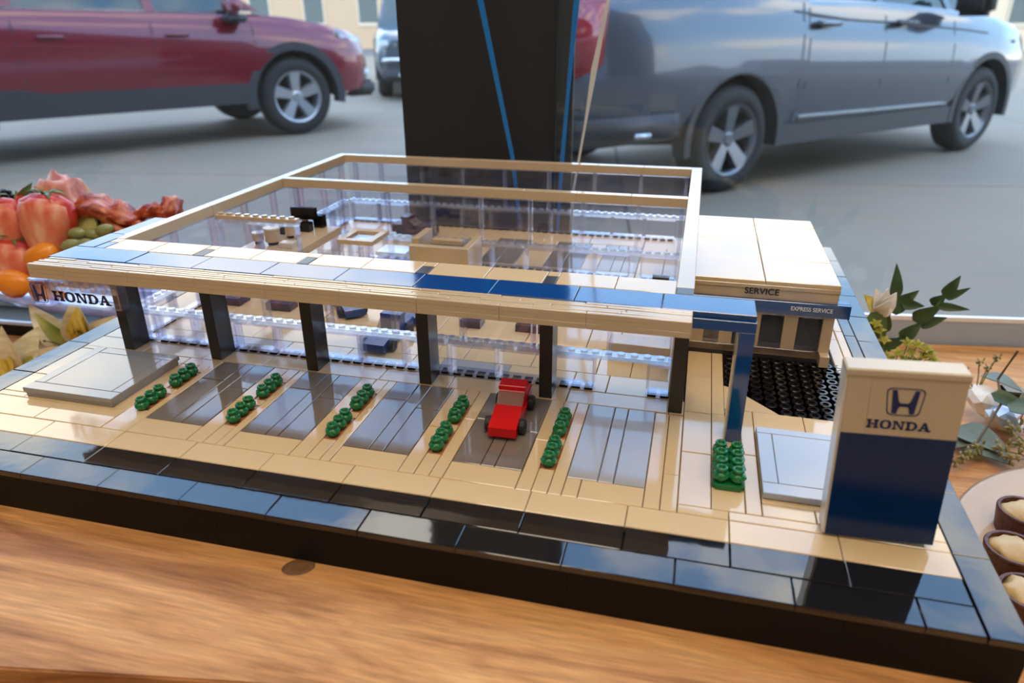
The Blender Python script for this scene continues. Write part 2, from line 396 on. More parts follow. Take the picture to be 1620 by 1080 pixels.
# black border tiles, front
def run(xs, y0, y1, m, **k):
    for a, c in zip(xs, xs[1:]): tile(BASE, a, c, y0, y1, m, **k)
run([-8, -6.4, -0.4, 5.6, 11.6, 17.6, 23.6, 29.6, 35.6, 41.6, 47.6, 53.6, 59.6, 62.3], -4.12, -2.05, BLACK)
run([-8, -3.4, 2.6, 8.65, 14.5, 20.6, 26.7, 32.7, 38.7, 44.65, 50.5, 56.5, 62.3], -2.05, 0, BLACK)
def runy(x0, x1, ys, m, **k):
    for a, c in zip(ys, ys[1:]): tile(BASE, x0, x1, a, c, m, **k)
runy(62.35, 64.25, [-4.12, 2.0, 7.95, 13.9, 19.8, 25.4, 31.2, 37.3, 43.3, 49.6, 55.5, 61.3], BLACK)
runy(61.35, 62.35, [25.4, 32.2, 39.4, 46, 52, 61.3], BLACK)
runy(-8.0, -5.7, [0, 2.2, 8.25, 14.3, 20.4, 26.5, 32.5, 38.6, 44.6, 50.7, 56.8, 61.3], BLACK)
run([-5.7, 0.4, 6.4, 12.4, 18.4, 24.4, 30.4, 36.4, 42.4, 48.4, 54.4, 61.35], 59.9, 61.3, BLACK)
# tan paving: front course
run([-5.7, -3.5, 2.5, 8.6, 14.6, 20.6, 26.6, 32.6, 38.6, 44.6, 50.5, 56.5, 62.35], 0, 2.05, TAN)
# left forecourt
run([-5.7, .43, 6.4], 2.05, 4.5, TAN); tile(BASE, 6.4, 8.6, 2.05, 5.05, TAN)
runy(-5.7, -3.0, [4.5, 5.2, 8.2, 13.35, 16], TAN)
b = bm_new(); tbox(b, -3.0, 5.35, 4.5, 12.6, -.4, 0, .03); mk('tile', b, TAN, BASE)
run([-3, 1.2, 5.35, 8.6], 12.6, 13.85, TAN)
tile(BASE, 5.35, 7.0, 4.5, 12.6, TAN); 
STR = [(7.0, 8.6, 7.5), (13.55, 16.6, 15.4), (21.6, 24.65, 23.4), (29.55, 32.65, 31.2), (37.5, 40.45, 39.05)]
for i, (a, c, xb) in enumerate(STR):
    y0 = 5.05 if i == 0 else 2.05
    if i:
        runy(a, xb - .52, [y0, 8, 13.85], TAN)
        runy(xb + .52, c, [y0, 9.5, 13.85] if i % 2 else [y0, 13.85], TAN)
        tile(BASE, xb - .52, xb + .52, y0, 4.62, TAN)
    else:
        runy(xb + .52, c, [y0, 13.85], TAN)
    if i == 0: tile(BASE, 6.98 - 0.02, xb + .52, 2.1, 2.12, TAN) if False else None
    tile(BASE, xb - .52, xb + .52, 7.72, 8.5 + 2.0 - .02, TAN) if False else tile(BASE, xb - .52, xb + .52, 7.7, 8.5, TAN)
    tile(BASE, xb - .52, xb + .52, 11.55, 13.85, TAN)
    for (p0, p1) in ((4.62 if i else 5.05, 7.7), (8.5, 11.55)):
        tile(BASE, xb - .52, xb + .52, p0, p1, RUST, z=-.06, name='planting_plate')
# parking bays
SLOTS = [([8.6, 10.75, 11.7, 13.55], 9.8, DGREY), ([16.6, 18.6, 19.6, 21.6], 10.0, DGREY), ([24.65, 26.6, 27.7, 29.55], 10.2, DGREY), ([32.65, 34.65, 35.6, 37.5], 8.9, DGREY), ([40.45, 42.45, 43.45, 45.45], None, LGREY)]
for i, (xs, ym, m) in enumerate(SLOTS):
    if i < 4: tile(BASE, xs[0], xs[3], 2.05, 4.05, TAN)
    else: tile(BASE, xs[0], xs[0] + 1, 2.05, 4.05, TAN); tile(BASE, xs[0] + 1, xs[3], 2.05, 4.05, TAN)
    for j in range(3):
        if ym and j != 1: runy(xs[j], xs[j + 1], [4.05, ym + (.0 if j else .9), 13.85], m)
        else: tile(BASE, xs[j], xs[j + 1], 4.05, 13.85, m)
# right of the bays
tile(BASE, 45.45, 46.47, 2.05, 13.75, TAN); runy(46.47, 47.5, [2.05, 5.95, 13.75], TAN)
run([47.5, 50.5, 56.5, 62.35], 2.05, 2.9, TAN)
runy(47.5, 49.5, [2.9, 8.9, 14.5, 20.5, 25.5], TAN); runy(49.5, 50.45, [8.95, 14.6, 25.5], TAN)
tile(BASE, 49.5, 51.5, 2.9, 8.95, TAN); tile(BASE, 50.45, 51.5, 8.95, 14.6, TAN)
runy(51.5, 52.45, [2.9, 9.5, 15.6], TAN)
run([52.45, 55.5, 62.35], 2.9, 4.2, TAN)
b = bm_new(); tbox(b, 52.5, 60.4, 4.2, 12.7, -.4, 0, .03); mk('tile', b, TAN, BASE)
runy(60.4, 62.35, [4.2, 10, 15.6], TAN); run([52.45, 56, 60.4], 12.7, 15.6, TAN)
runy(60.6, 61.35, [25.4, 33, 41, 50, 59.9], TAN); runy(59.6, 60.6, [24.0, 31, 37, 43, 49, 59.9], TAN)
tile(BASE, 61.35, 62.35, 15.6, 25.4, TAN); tile(BASE, 60.3, 61.35, 15.6, 25.4, TAN)
# between bays and showroom
run([-5.7, 0.3, 6.3, 12.3, 17.3, 23, 29, 34.5, 38.6, 46.4, 47.5], 13.85, 15.95, TAN)
run([-5.7, -2.6], 16, 30, TAN); run([-5.7, -2.6], 30, 45, TAN); run([-5.7, -2.6], 45, 59.9, TAN)
# showroom floor
ys = [15.95, 19, 24, 30, 36, 43]
xs = [-2.6, 2.4, 6.4, 12.4, 18.4, 24.4, 27, 33, 38.6, 41.4, 47.4]
for j, (a, c) in enumerate(zip(ys, ys[1:])):
    off = 0 if j % 2 == 0 else 1.6
    xx = [xs[0]] + [q + off for q in xs[1:-1]] + [xs[-1]]
    for k_, (p, q) in enumerate(zip(xx, xx[1:])):
        m_ = LGREY if (j == 0 and k_ in (2, 6)) else TAN
        tile(BASE, p, q, a, c, m_)
# rear bay floor
for a, c in ((43, 45.5), (56, 59.9)): run([-2.6, 4, 10, 16, 22, 28, 34, 41, 47.4], a, c, TAN)
for (p, q, m_) in ((-2.6, 6, TAN), (6, 12, TAN), (12, 18, TAN), (18, 22, TAN), (22, 24.2, DGREY), (24.2, 26.5, DGREY), (26.5, 30, TAN), (30, 32.2, DGREY), (32.2, 34.5, DGREY), (34.5, 36.4, TAN), (36.4, 38, LGREY), (38, 39.2, LGREY), (39.2, 41, LGREY), (41, 44, TAN), (44, 47.4, TAN)):
    tile(BASE, p, q, 45.5, 56, m_)
# studded black plate by the service doors
b = bm_new()
pts = [(50.45, 25.6), (50.45, 19.5), (51.2, 19.1), (54.4, 15.6), (60.3, 15.6), (60.3, 25.6)]
poly(b, pts, lambda u, v, w_: V(u, v, -.55 + w_), 0.10); mk('stud_plate', b, BLACKS, BASE)
b = bm_new(); poly(b, [(51.4, 15.6), (54.35, 15.6), (51.15, 19.05), (50.45, 19.4), (50.45, 15.6)], lambda u, v, w_: V(u, v, -.4 + w_), 0.39); mk('tile', b, TAN, BASE)
stud = None
for ix in range(10):
    for iy in range(10):
        x, y = 50.95 + ix, 25.1 - iy
        if y < 16.1 or (y < 19.6 and (x - 51.2) * 3.5 + (y - 19.1) * 3.2 < 1.9): continue
        if y < 19.9 and x < 51.5: continue
        if stud is None:
            b = bm_new(); lathe(b, [(.0, -.42 * S), (.46 * S, -.42 * S), (.46 * S, -.05 * S), (.42 * S, 0), (.24 * S, 0), (.22 * S, -.14 * S), (0, -.14 * S)], 12)
            bmesh.ops.recalc_face_normals(b, faces=b.faces)
            stud = bpy.data.meshes.new('stud'); b.to_mesh(stud); b.free(); stud.materials.append(BLACKS)
        o = bpy.data.objects.new('stud', stud); COL.objects.link(o); o.parent = BASE; o.location = V(x, y, .0) - ORG[BASE.name]

# raised grey pads
def pad(name, label, x0, x1, y0, y1, zt, rows, m, hz):
    t = thing(name, label, 'platform', ((x0 + x1) / 2, (y0 + y1) / 2, 0.0))
    b = bm_new(); box(b, x0 + .12, x1 - .12, y0 + .12, y1 - .12, 0.02, zt - hz - .02); mk('pad_body', b, m, t)
    for (a, c, d, f) in rows: 
        b = bm_new(); tbox(b, a + .015, c - .015, d + .015, f - .015, zt - hz, zt, .04); mk('tile', b, m, t)
    return t
GP = mat('grey_pad_plastic', (0.30, 0.29, 0.28), 0.07, bump=.04, bscale=60, spec=1.0)
pad('grey_platform', 'raised grey tiled display pad at the left end of the forecourt', -2.95, 5.3, 4.6, 12.5, .8, [(-2.95, 5.3, 4.6, 5.7), (-2.95, -1.95, 5.7, 12.5), (-1.95, 5.3, 11.5, 12.5), (-1.95, 4.4, 5.7, 11.5), (4.4, 5.3, 5.7, 11.5)], GP, .38)
pad('grey_platform', 'raised pale grey tiled display pad beside the blue and tan pylon sign', 52.5, 60.3, 4.6, 12.6, .5, [(52.5, 60.3, 4.6, 5.8), (52.5, 53.5, 5.8, 11.8), (53.5, 60.3, 5.8, 11.8), (52.5, 60.3, 11.8, 12.6)], MGREY, .4)

# shrubs
ORD = ['first', 'second', 'third', 'fourth', 'fifth', 'sixth']
bush_me = None
def bush_mesh():
    b = bm_new()
    lathe(b, [(0, 0), (.34 * S, 0), (.36 * S, .12 * S), (.48 * S, .22 * S), (.53 * S, .42 * S), (.47 * S, .62 * S), (.34 * S, .66 * S), (.31 * S, .70 * S), (.32 * S, .76 * S), (.38 * S, .80 * S), (.39 * S, .92 * S), (.35 * S, .99 * S), (.25 * S, 1.0 * S), (.20 * S, .94 * S), (.19 * S, .70 * S), (0, .68 * S)], 20)
    for k in range(5):
        a = 2 * PI * k / 5 + .3
        M = Matrix.Translation((.46 * S * math.cos(a), .47 * S * math.sin(a), .42 * S)) @ Matrix.Diagonal((1, 1, 1.15, 1))
        bmesh.ops.create_icosphere(b, subdivisions=1, radius=.11 * S, matrix=M)
    bmesh.ops.recalc_face_normals(b, faces=b.faces)
    me = bpy.data.meshes.new('shrub'); b.to_mesh(me); b.free(); me.materials.append(GREEN)
    for p in me.polygons: p.use_smooth = True
    return me
bush_me = bush_mesh()
YB = [5.15, 6.15, 7.13, 9.05, 10.03, 11.03]
for i, (a, c, xb) in enumerate(STR):
    for j in range(6):
        o = bpy.data.objects.new('toy_shrub', bush_me); COL.objects.link(o); o.location = V(xb, YB[j] + (0.43 if i == 0 and j < 3 else 0) * 0, -.06)
        o.rotation_euler = (0, 0, random.random() * 6)
        tag(o, 'small green toy shrub, %s from front in %s planting row from left' % (ORD[j], ORD[i]), 'shrub', 'toy shrubs between the parking bays')
t = thing('toy_hedge', 'green plate bearing eight toy shrubs in two rows beside the blue portal leg', 'hedge', (50.5, 7, 0))
b = bm_new(); tbox(b, 49.53, 51.47, 4.95, 8.93, 0.01, .4, .05)
bmesh.ops.bevel(b, geom=[e for e in b.edges if abs(e.verts[0].co.z - e.verts[1].co.z) > .001 * .3 and e.calc_length() > .3 * S * .9], offset=.0016, segments=3, affect='EDGES')
mk('plate', b, GREEN, t)
for ix in range(2):
    for iy in range(4):
        o = bpy.data.objects.new('shrub', bush_me); COL.objects.link(o); o.parent = t; o.location = V(50.0 + ix, 5.5 + iy * .98, .40) - ORG[t.name]; o.rotation_euler = (0, 0, random.random() * 6)

# ================================================================ MAIN BUILDING
BLD = thing('showroom_building', 'open-roofed brick-built showroom with tan roof rim, glass walls and canopy', 'building', (22, 38, 0))
def bpart(name, m, *boxes, **k):
    b = bm_new()
    for q in boxes: tbox(b, *q, c=k.get('c', .04))
    return mk(name, b, m, BLD)
# columns
for xr in (-0.6, 8.3, 17.53, 27.58, 37.46, 47.33):
    bpart('column', COLM, (xr - 1.0, xr, 14.0, 16.0, 0.02, 8.28))
# canopy fascia: five rows of tan pieces on edge, staggered joints
for r in range(5):
    y = 9.0 + r * .4
    xs = [-4.1 + (r * .12)] ; x = -4.1 + [3.4, 5.6, 2.2, 4.6, 3.1][r]
    while x < 45.0:
        xs.append(x); x += [5.9, 5.9, 5.0, 5.9][r % 4]
    xs.append(47.35)
    for a, c in zip(xs, xs[1:]):
        b = bm_new(); 
        if r == 0:
            tbox(b, a + .012, c - .012, y, y + .335, 9.09, 9.46, .05); tbox(b, a + .012, c - .012, y + .008, y + .335, 8.71, 9.075, .012); tbox(b, a + .012, c - .012, y, y + .335, 8.32, 8.695, .012)
        else: tbox(b, a + .012, c - .012, y, y + .335, 8.32, 9.46 + random.uniform(-.03, .03), .05)
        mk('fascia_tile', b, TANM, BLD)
# underside board and blue roof strip
bpart('canopy_board', TANM, (-3.9, 47.35, 11.0, 16.6, 8.34, 9.0))
ROOFT = []
def rtile(x0, x1, y0, y1, m, z=9.46, name='roof_tile'):
    tile(BLD, x0, x1, y0, y1, m, z=z, h=.42, name=name, tilt=.003)
for a, c in zip([-4.0, 3.4, 9.4, 15.4, 21.5, 27.7, 33.4, 39.4, 45.3], [3.4, 9.4, 15.4, 21.5, 27.7, 33.4, 39.4, 45.3, 51.38]):
    rtile(a, c, 11.0, 13.95, BLUE)
for a, c in ((13.95, 18), (18, 23.8)): rtile(-4.0, -2.2, a, c, BLUE)
bpart('wing_board', TANM, (-3.9, -2.2, 13.95, 23.7, 8.34, 9.0))
xs = [-2.2, -1.2, 7.4, 8.4, 16.8, 17.8, 26.75, 27.75, 36.6, 37.55, 46.1]
for i, (a, c) in enumerate(zip(xs, xs[1:])):
    m_ = TAN if i % 2 or i == 0 else COLM
    if i == 0: m_ = BLUE
    if m_ is TAN: 
        mid = (a + c) / 2; rtile(a, mid, 13.95, 16.7, m_); rtile(mid, c, 13.95, 16.7, m_)
    else: rtile(a, c, 13.95, 15.7, m_); rtile(a, c, 15.7, 16.7, TAN)
rtile(46.1, 47.35, 13.95, 15.4, COLM)
# roof rim
def rim(x0, x1, y0, y1, n_, along):
    for k in range(n_):
        if along == 'x': q = (x0 + (x1 - x0) * k / n_ + .01, x0 + (x1 - x0) * (k + 1) / n_ - .01, y0, y1, 8.47, 9.46)
        else: q = (x0, x1, y0 + (y1 - y0) * k / n_ + .01, y0 + (y1 - y0) * (k + 1) / n_ - .01, 8.47, 9.46)
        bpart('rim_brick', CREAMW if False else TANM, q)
rim(-2.6, -1.45, 16.7, 60.6, 7, 'y'); rim(46.1, 47.35, 15.4, 60.6, 7, 'y')
rim(-1.45, 46.1, 59.4, 60.6, 8, 'x'); rim(-1.45, 46.1, 43.0, 44.1, 8, 'x')

# glazing: clear frames, sills and panes
def glaze(axis, fixed, a0, a1, zlo, zhi, posts, th=.9, lower=True):
    """one wall of clear window elements; axis 'x' runs along x at y=fixed"""
    def bx(bm, p, q, f0, f1, z0, z1):
        if axis == 'x': box(bm, p, q, f0, f1, z0, z1)
        else: box(bm, f0, f1, p, q, z0, z1)
    f0, f1 = fixed, fixed + th
    for p in posts:                                            # upper posts
        b = bm_new(); bx(b, p - .22, p + .22, f0 + .1, f1 - .1, zlo + .42, zhi); mk('window_post', b, CLEARF, BLD)
    pp = [a0] + [p for p in posts if a0 + .5 < p < a1 - .5] + [a1]
    for p, q in zip(pp, pp[1:]):
        b = bm_new(); bx(b, p + .23, q - .23, f0 + .35, f0 + .5, zlo + .42, zhi - .02); mk('window_pane', b, CLEARP, BLD)
        b = bm_new(); bx(b, p + .1, q - .1, f0 - .02, f1, zhi - .18, zhi - .005); mk('window_head', b, CLEARK, BLD)
    # knobbly clear sill plates
    x = a0
    while x < a1 - .3:
        x2 = min(a1, x + 5.9); b = bm_new(); bx(b, x, x2 - .03, f0 - .05, f1 + .05, zlo + .02, zlo + .36)
        y = x + .5
        while y < x2 - .2:
            M = Matrix.Translation(V(y, fixed + .45, zlo + .36) if axis == 'x' else V(fixed + .45, y, zlo + .36))
            lathe(b, [(.3 * S, -.02 * S), (.3 * S, .16 * S), (0, .16 * S)], 8, M); y += 1.0
        mk('clear_sill', b, CLEARK, BLD); x = x2
    return
def lower_window(axis, fixed, a, c, z0, z1, th=.9):
    def bx(bm, p, q, f0, f1, zz0, zz1):
        if axis == 'x': box(bm, p, q, f0, f1, zz0, zz1)
        else: box(bm, f0, f1, p, q, zz0, zz1)
    b = bm_new(); f0, f1 = fixed, fixed + th
    bx(b, a + .02, a + .22, f0, f1, z0, z1); bx(b, c - .22, c - .02, f0, f1, z0, z1); bx(b, a + .22, c - .22, f0, f1, z0, z0 + .2); bx(b, a + .22, c - .22, f0, f1, z1 - .2, z1)
    mk('window_frame', b, CLEARF, BLD)
    b = bm_new(); bx(b, a + .22, c - .22, f0 + .3, f0 + .42, z0 + .2, z1 - .2); mk('window_pane', b, CLEARP, BLD)
    # black studs showing under the clear bricks
    b = bm_new(); y = a + .5
    while y < c - .3:
        bx(b, y - .33, y + .33, f0 + .05, f1 - .1, .0, .2); y += 1.0
    mk('stud_row', b, BLACKS, BLD)
ups = [-.2, 5.9, 11.8, 17.8, 23.7, 29.6, 35.5, 41.5, 46.2]
glaze('x', 16.05, -1.4, 46.4, 2.8, 8.3, ups)
for a in (-1.3, .3, 4.4, 8.5, 12.5, 16.5, 20.5, 24.5, 28.55, 32.55, 36.5): lower_window('x', 16.05, a, a + (1.6 if a < 0 else 4.0), .22, 2.8)
lower_window('x', 16.05, 44.45, 46.4, .22, 2.8)
mids = [-.2, 5.6, 11.7, 17.3, 23.2, 29.0, 35.0, 41.0, 45.6]
glaze('x', 43.1, -1.4, 46.0, 2.8, 8.47, mids)
for a in (8.4, 12.4, 16.4, 20.4, 24.4, 28.5, 32.5, 36.5, 41.6): lower_window('x', 43.1, a, a + 4.0, .22, 2.8)
bks = [-.2, 3.7, 9.8, 15.8, 21.7, 27.8, 33.9, 39.9, 45.6]
glaze('x', 59.5, -1.4, 46.0, 2.8, 8.47, bks)
for k in range(11): lower_window('x', 59.5, -1.3 + 4.2 * k, -1.3 + 4.2 * (k + 1), .22, 2.8)
sds = [17.4, 23.3, 29.2, 35.1, 41.0, 47.2, 53.2, 58.8]
glaze('y', -2.3, 17.0, 59.4, 2.8, 8.47, sds)
for k in range(10): lower_window('y', -2.3, 17.0 + 4.2 * k, 17.0 + 4.2 * (k + 1), .22, 2.8)
# right hand party wall (solid tan)
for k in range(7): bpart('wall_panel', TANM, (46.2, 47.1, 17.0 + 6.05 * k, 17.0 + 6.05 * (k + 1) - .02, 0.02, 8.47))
# hanging clear sign with the mark, under the canopy's left end
def sgn(x0, x1, z0, z1, nm):
    b = bm_new(); box(b, x0, x1, 10.1, 10.35, z0, z1); o = mk(nm, b, CLEARP, BLD)
    b = bm_new()
    for q in ((x0, x1, z0, z0 + .16), (x0, x1, z1 - .16, z1), (x0, x0 + .14, z0 + .16, z1 - .16), (x1 - .14, x1, z0 + .16, z1 - .16)): box(b, q[0], q[1], 10.0, 10.9, q[2], q[3])
    mk('sign_frame', b, CLEARF, BLD)
    return o
sgn(-5.7, -3.95, 5.45, 7.75, 'sign_pane'); sgn(-3.85, 3.0, 5.65, 7.75, 'sign_pane')
b = bm_new(); box(b, -3.7, 2.8, 10.1, 10.9, 6.9, 8.3)
for k in range(13): lathe(b, [(.28 * S, 0), (.28 * S, .16 * S), (0, .16 * S)], 8, Matrix.Translation(V(-3.2 + .5 * k, 10.0, 7.3 + .35 * (k % 2))) @ Matrix.Rotation(PI / 2, 4, 'X'))
mk('sign_hanger', b, CLEARK, BLD)
b = bm_new(); box(b, -5.2, -4.2, 10.3, 10.8, 7.7, 8.35); mk('sign_hanger', b, CLEARF, BLD)
b = bm_new(); emblem(b, lambda u, v, w_: V(-4.82 + u, 10.05 - w_, 6.55 + v), 1.55, 1.7, .03); mk('sign_emblem', b, NAVY, BLD)
b = bm_new(); wordmark(b, 'HONDA', lambda u, v, w_: V(-3.5 + u, 10.05 - w_, 6.0 + v), 5.6, .85, .03); mk('sign_lettering', b, NAVY, BLD)
# blue portal
POR = thing('blue_portal', 'dark blue brick-built portal beam and leg at the right end of the canopy', 'portal', (50.9, 12, 0))
b = bm_new(); tbox(b, 47.4, 51.4, 10.82, 11.3, 8.3, 9.03, .03); tbox(b, 47.4, 51.4, 11.3, 13.7, 8.3, 9.02, .03); mk('beam', b, BLUE, POR)
b = bm_new(); tbox(b, 50.42, 51.4, 10.82, 12.5, 0.02, 8.29, .03); mk('leg', b, BLUE, POR)
b = bm_new(); tbox(b, 50.3, 50.41, 11.2, 12.5, 0.02, 8.25, .01); mk('leg_lining', b, CREAMW, POR)

# interior: mezzanine, ledge, reception box, tables, screens
MEZ = thing('mezzanine', 'tan raised floor inside the showroom\'s left side, carrying stools', 'platform', (2, 36, 0))
b = bm_new(); tbox(b, -1.25, 5.6, 30.0, 42.9, 3.1, 4.0, .04); mk('deck', b, TANM, MEZ)
for (x, y) in ((-.7, 31), (5, 31), (5, 42.2), (-.7, 42.2)):
    b = bm_new(); box(b, x - .4, x + .4, y - .4, y + .4, 0.02, 3.1); mk('leg', b, CLEARF, MEZ)
t = thing('glass_screen', 'clear partition topped by a tan strip with studs, across the showroom', 'partition', (3.4, 29.5, 0))
b = bm_new(); tbox(b, -1.3, 8.0, 29.1, 29.95, 8.15, 8.5, .03); mk('top_plate', b, TANM, t)
for k in range(9):
    b = bm_new(); lathe(b, [(.3 * S, 0), (.3 * S, .2 * S), (0, .2 * S)], 12, Matrix.Translation(V(-.8 + 1.02 * k, 29.5, 8.5))); mk('stud', b, TANM, t)
b = bm_new(); box(b, -1.3, 8.0, 29.1, 29.95, 7.75, 8.13)
for k in range(9): lathe(b, [(.3 * S, 0), (.3 * S, .12 * S), (0, .12 * S)], 8, Matrix.Translation(V(-.8 + 1.02 * k, 29.1, 7.94)) @ Matrix.Rotation(PI / 2, 4, 'X'))
mk('clear_plate', b, CLEARK, t)
for a, c in ((-1.25, 3.4), (3.45, 7.95)):
    b = bm_new(); box(b, a, c, 29.4, 29.52, 0.02, 7.73); mk('pane', b, CLEARP, t)
    for e0 in (a, c - .16):
        b = bm_new(); box(b, e0, e0 + .16, 29.15, 29.9, 0.02, 7.73); mk('pane_edge', b, CLEARF, t)
def barrel(x, y, z, r, h, lab, top=CREAMW):
    t = thing('round_stool', lab, 'stool', (x, y, z), group='round stools on the raised showroom floor')
    b = bm_new(); cyl(b, x, y, z + .02, z + .35, r * .7, 14); mk('foot', b, BLACKS, t)
    b = bm_new(); cyl(b, x, y, z + .35, z + h, r, 18); mk('drum', b, TANM, t, smooth=False)
    b = bm_new(); cyl(b, x, y, z + h, z + h + .2, r * 1.08, 18); mk('seat', b, top, t)
barrel(-.15, 34.4, 4.0, .62, 1.1, 'small tan drum stool, leftmost of three, behind the glass partition')
barrel(1.55, 34.6, 4.0, .85, 1.7, 'taller tan drum table with a pale top, behind the glass partition')
barrel(2.2, 37.2, 4.0, .55, 1.5, 'slim tan drum stool, rightmost of three, beside the pale-topped drum')
t = thing('toy_screen', 'wide black block screen at the back of the raised showroom floor', 'screen', (1.8, 41.4, 4.0))
b = bm_new(); tbox(b, 0.1, 3.3, 41.2, 41.8, 5.1, 6.5, .05); mk('panel', b, BLACKS, t)
b = bm_new(); tbox(b, 1.4, 2.0, 41.3, 41.8, 4.02, 5.1, .03); mk('stand', b, TANM, t)
for (x, y, h, lab) in ((2.6, 40.2, 1.1, 'black cube seat just in front of the wide black screen'), (3.3, 42.2, 1.5, 'narrow black block seat right of the wide black screen'), (.3, 38.6, .9, 'low dark block seat left of the wide black screen')):
    b = bm_new(); tbox(b, x - .6, x + .6, y - .5, y + .5, 4.02, 4.0 + h, .05); tag(mk('cube_stool', b, BLACKS), lab, 'stool', 'black cube stools on the raised floor')
b = bm_new(); tbox(b, 3.0, 4.6, 33.3, 34.4, 4.02, 4.6, .05); tag(mk('low_block', b, CREAMW), 'pale low block on the raised floor near the partition\'s end', 'block')
t = thing('reception_box', 'tan box-shaped reception counter standing before the middle glass wall', 'counter', (20, 40, 0))
b = bm_new(); tbox(b, 16.6, 23.4, 37.4, 38.3, 0.02, 4.0, .04); mk('front_panel', b, TANM, t)
b = bm_new(); tbox(b, 22.6, 23.4, 38.3, 42.8, 0.02, 4.0, .04); mk('side_panel', b, TANM, t)
b = bm_new(); tbox(b, 16.6, 17.4, 38.3, 42.8, 0.02, 4.6, .04); mk('side_panel', b, TANM, t)
b = bm_new(); tbox(b, 18.1, 21.6, 40.6, 41.6, 3.4, 3.9, .04); mk('inner_desk', b, TANM, t)
b = bm_new(); tbox(b, 17.4, 22.6, 38.3, 42.8, 0.02, 3.0, .04); mk('inner_floor', b, DGREY, t)
t = thing('display_table', 'tan-framed table with a clear centre beside the raised floor', 'table', (9.8, 40, 0))
b = bm_new()
for q in ((7.6, 12.0, 37.8, 38.6), (7.6, 12.0, 41.8, 42.6), (7.6, 8.4, 38.6, 41.8), (11.2, 12.0, 38.6, 41.8)): tbox(b, *q, 3.5, 4.0, .03)
mk('frame', b, TANM, t); b = bm_new(); box(b, 8.4, 11.2, 38.6, 41.8, 3.6, 3.75); mk('clear_top', b, CLEARP, t)
for (x, y) in ((7.9, 38.1), (11.6, 38.1), (7.9, 42.2), (11.6, 42.2), (9.2, 38.1), (10.4, 38.1)):
    b = bm_new(); box(b, x - .25, x + .25, y - .25, y + .25, 0.02, 3.5); mk('leg', b, CLEARF, t)
t = thing('glass_counter', 'low clear brick counter between the framed table and the tan reception box', 'counter', (14.5, 38, 0))
b = bm_new(); tbox(b, 12.9, 16.4, 36.6, 39.4, 2.9, 3.3, .03); mk('counter_top', b, CLEARK, t)
for x in (13.1, 14.3, 15.4, 16.2):
    b = bm_new(); box(b, x - .14, x + .14, 36.8, 39.2, 0.02, 2.9); mk('leg', b, CLEARF, t)
# plum seats seen through the front glass
for (x0, x1, y0, y1, lab) in ((-.2, 2.4, 25.6, 27.6, 'plum block bench inside the glass front, leftmost of four'), (5.6, 8.3, 25.4, 27.0, 'plum block bench inside the glass front, second from the left'), (26.2, 28.2, 25.7, 27.4, 'plum block bench inside the glass front, third from the left'), (31.6, 34.2, 25.9, 27.4, 'plum block bench inside the glass front, rightmost, behind the fifth column')):
    b = bm_new(); tbox(b, x0, x1, y0, y1, 0.02, .8, .05); tag(mk('block_bench', b, PURP), lab, 'bench', 'plum benches in the showroom')
# tan counter at the right
b = bm_new(); tbox(b, 40.8, 46.0, 22.0, 24.0, 0.02, 1.6, .05); tag(mk('tan_counter', b, TANM), 'plain tan block counter inside the glass front, at its right end', 'counter')
b = bm_new(); tbox(b, 43.1, 44.9, 42.1, 42.9, 0.02, .9, .05); tag(mk('black_block', b, BLACKS), 'small black block near the right end of the middle glass wall', 'block')

# toy cars
TOYSCR = clear('tinted_toy_windscreen', (0.85, 0.80, 0.78), ior=1.5, refl=.05, fog=.22, fogc=(.8, .72, .62))
def toy_car(name, label, x, y, rz, m, group=None, dark=False):
    t = thing(name, label, 'toy car', (x, y, 0), rz, group)
    Q = lambda a, c, d: Vector((a * S, c * S, d * S))
    def P(nm, mm, f):
        b = bm_new(); f(b); return mk(nm, b, mm, t, local=True)
    P('chassis', m, lambda b: tbox(b, -1.0, 1.0, -3.1, 3.1, .3, .85, .04, T=Q))
    def hood(b): hexa(b, [Q(-1, -3.15, .3), Q(1, -3.15, .3), Q(1, -.6, .86), Q(-1, -.6, .86), Q(-1, -3.15, 1.0), Q(1, -3.15, 1.0), Q(1, -.6, 1.45), Q(-1, -.6, 1.45)])
    P('hood', m, hood)
    def ws(b): hexa(b, [Q(-.95, -.62, 1.4), Q(.95, -.62, 1.4), Q(.95, -.45, 1.4), Q(-.95, -.45, 1.4), Q(-.95, .35, 2.15), Q(.95, .35, 2.15), Q(.95, .5, 2.15), Q(-.95, .5, 2.15)])
    P('windscreen', TOYSCR, ws)
    P('seat', m, lambda b: (tbox(b, -.95, .95, .3, 1.5, .86, 2.14, .03, T=Q)))
    P('roof', m, lambda b: tbox(b, -1, 1, .4, 1.6, 2.15, 2.5, .04, T=Q))
    P('tail', m, lambda b: tbox(b, -1, 1, 1.55, 3.2, .86, 1.35, .05, T=Q))
    for sx in (-1, 1):
        for yy in (-1.85, 1.7):
            def wh(b):
                M = Matrix.Translation((sx * 1.22 * S, yy * S, .56 * S)) @ Matrix.Rotation(PI / 2, 4, 'Y')
                lathe(b, [(.2 * S, -.22 * S), (.48 * S, -.24 * S), (.56 * S, -.15 * S), (.56 * S, .15 * S), (.48 * S, .24 * S), (.2 * S, .22 * S)], 18, M, closed=False)
            wo = P('wheel', RUB, wh)
            b = bm_new(); M = Matrix.Translation((sx * 1.24 * S, yy * S, .56 * S)) @ Matrix.Rotation(PI / 2, 4, 'Y'); lathe(b, [(0, -.16 * S), (.2 * S, -.16 * S), (.2 * S, .16 * S), (0, .16 * S)], 10, M)
            r = mk('hub', b, RUB, t, local=True); r.parent = wo
    return t
toy_car('toy_car', 'red brick-built toy car parked in the fourth bay, facing the front edge', 35.15, 10.35, .045, RED, 'toy cars')
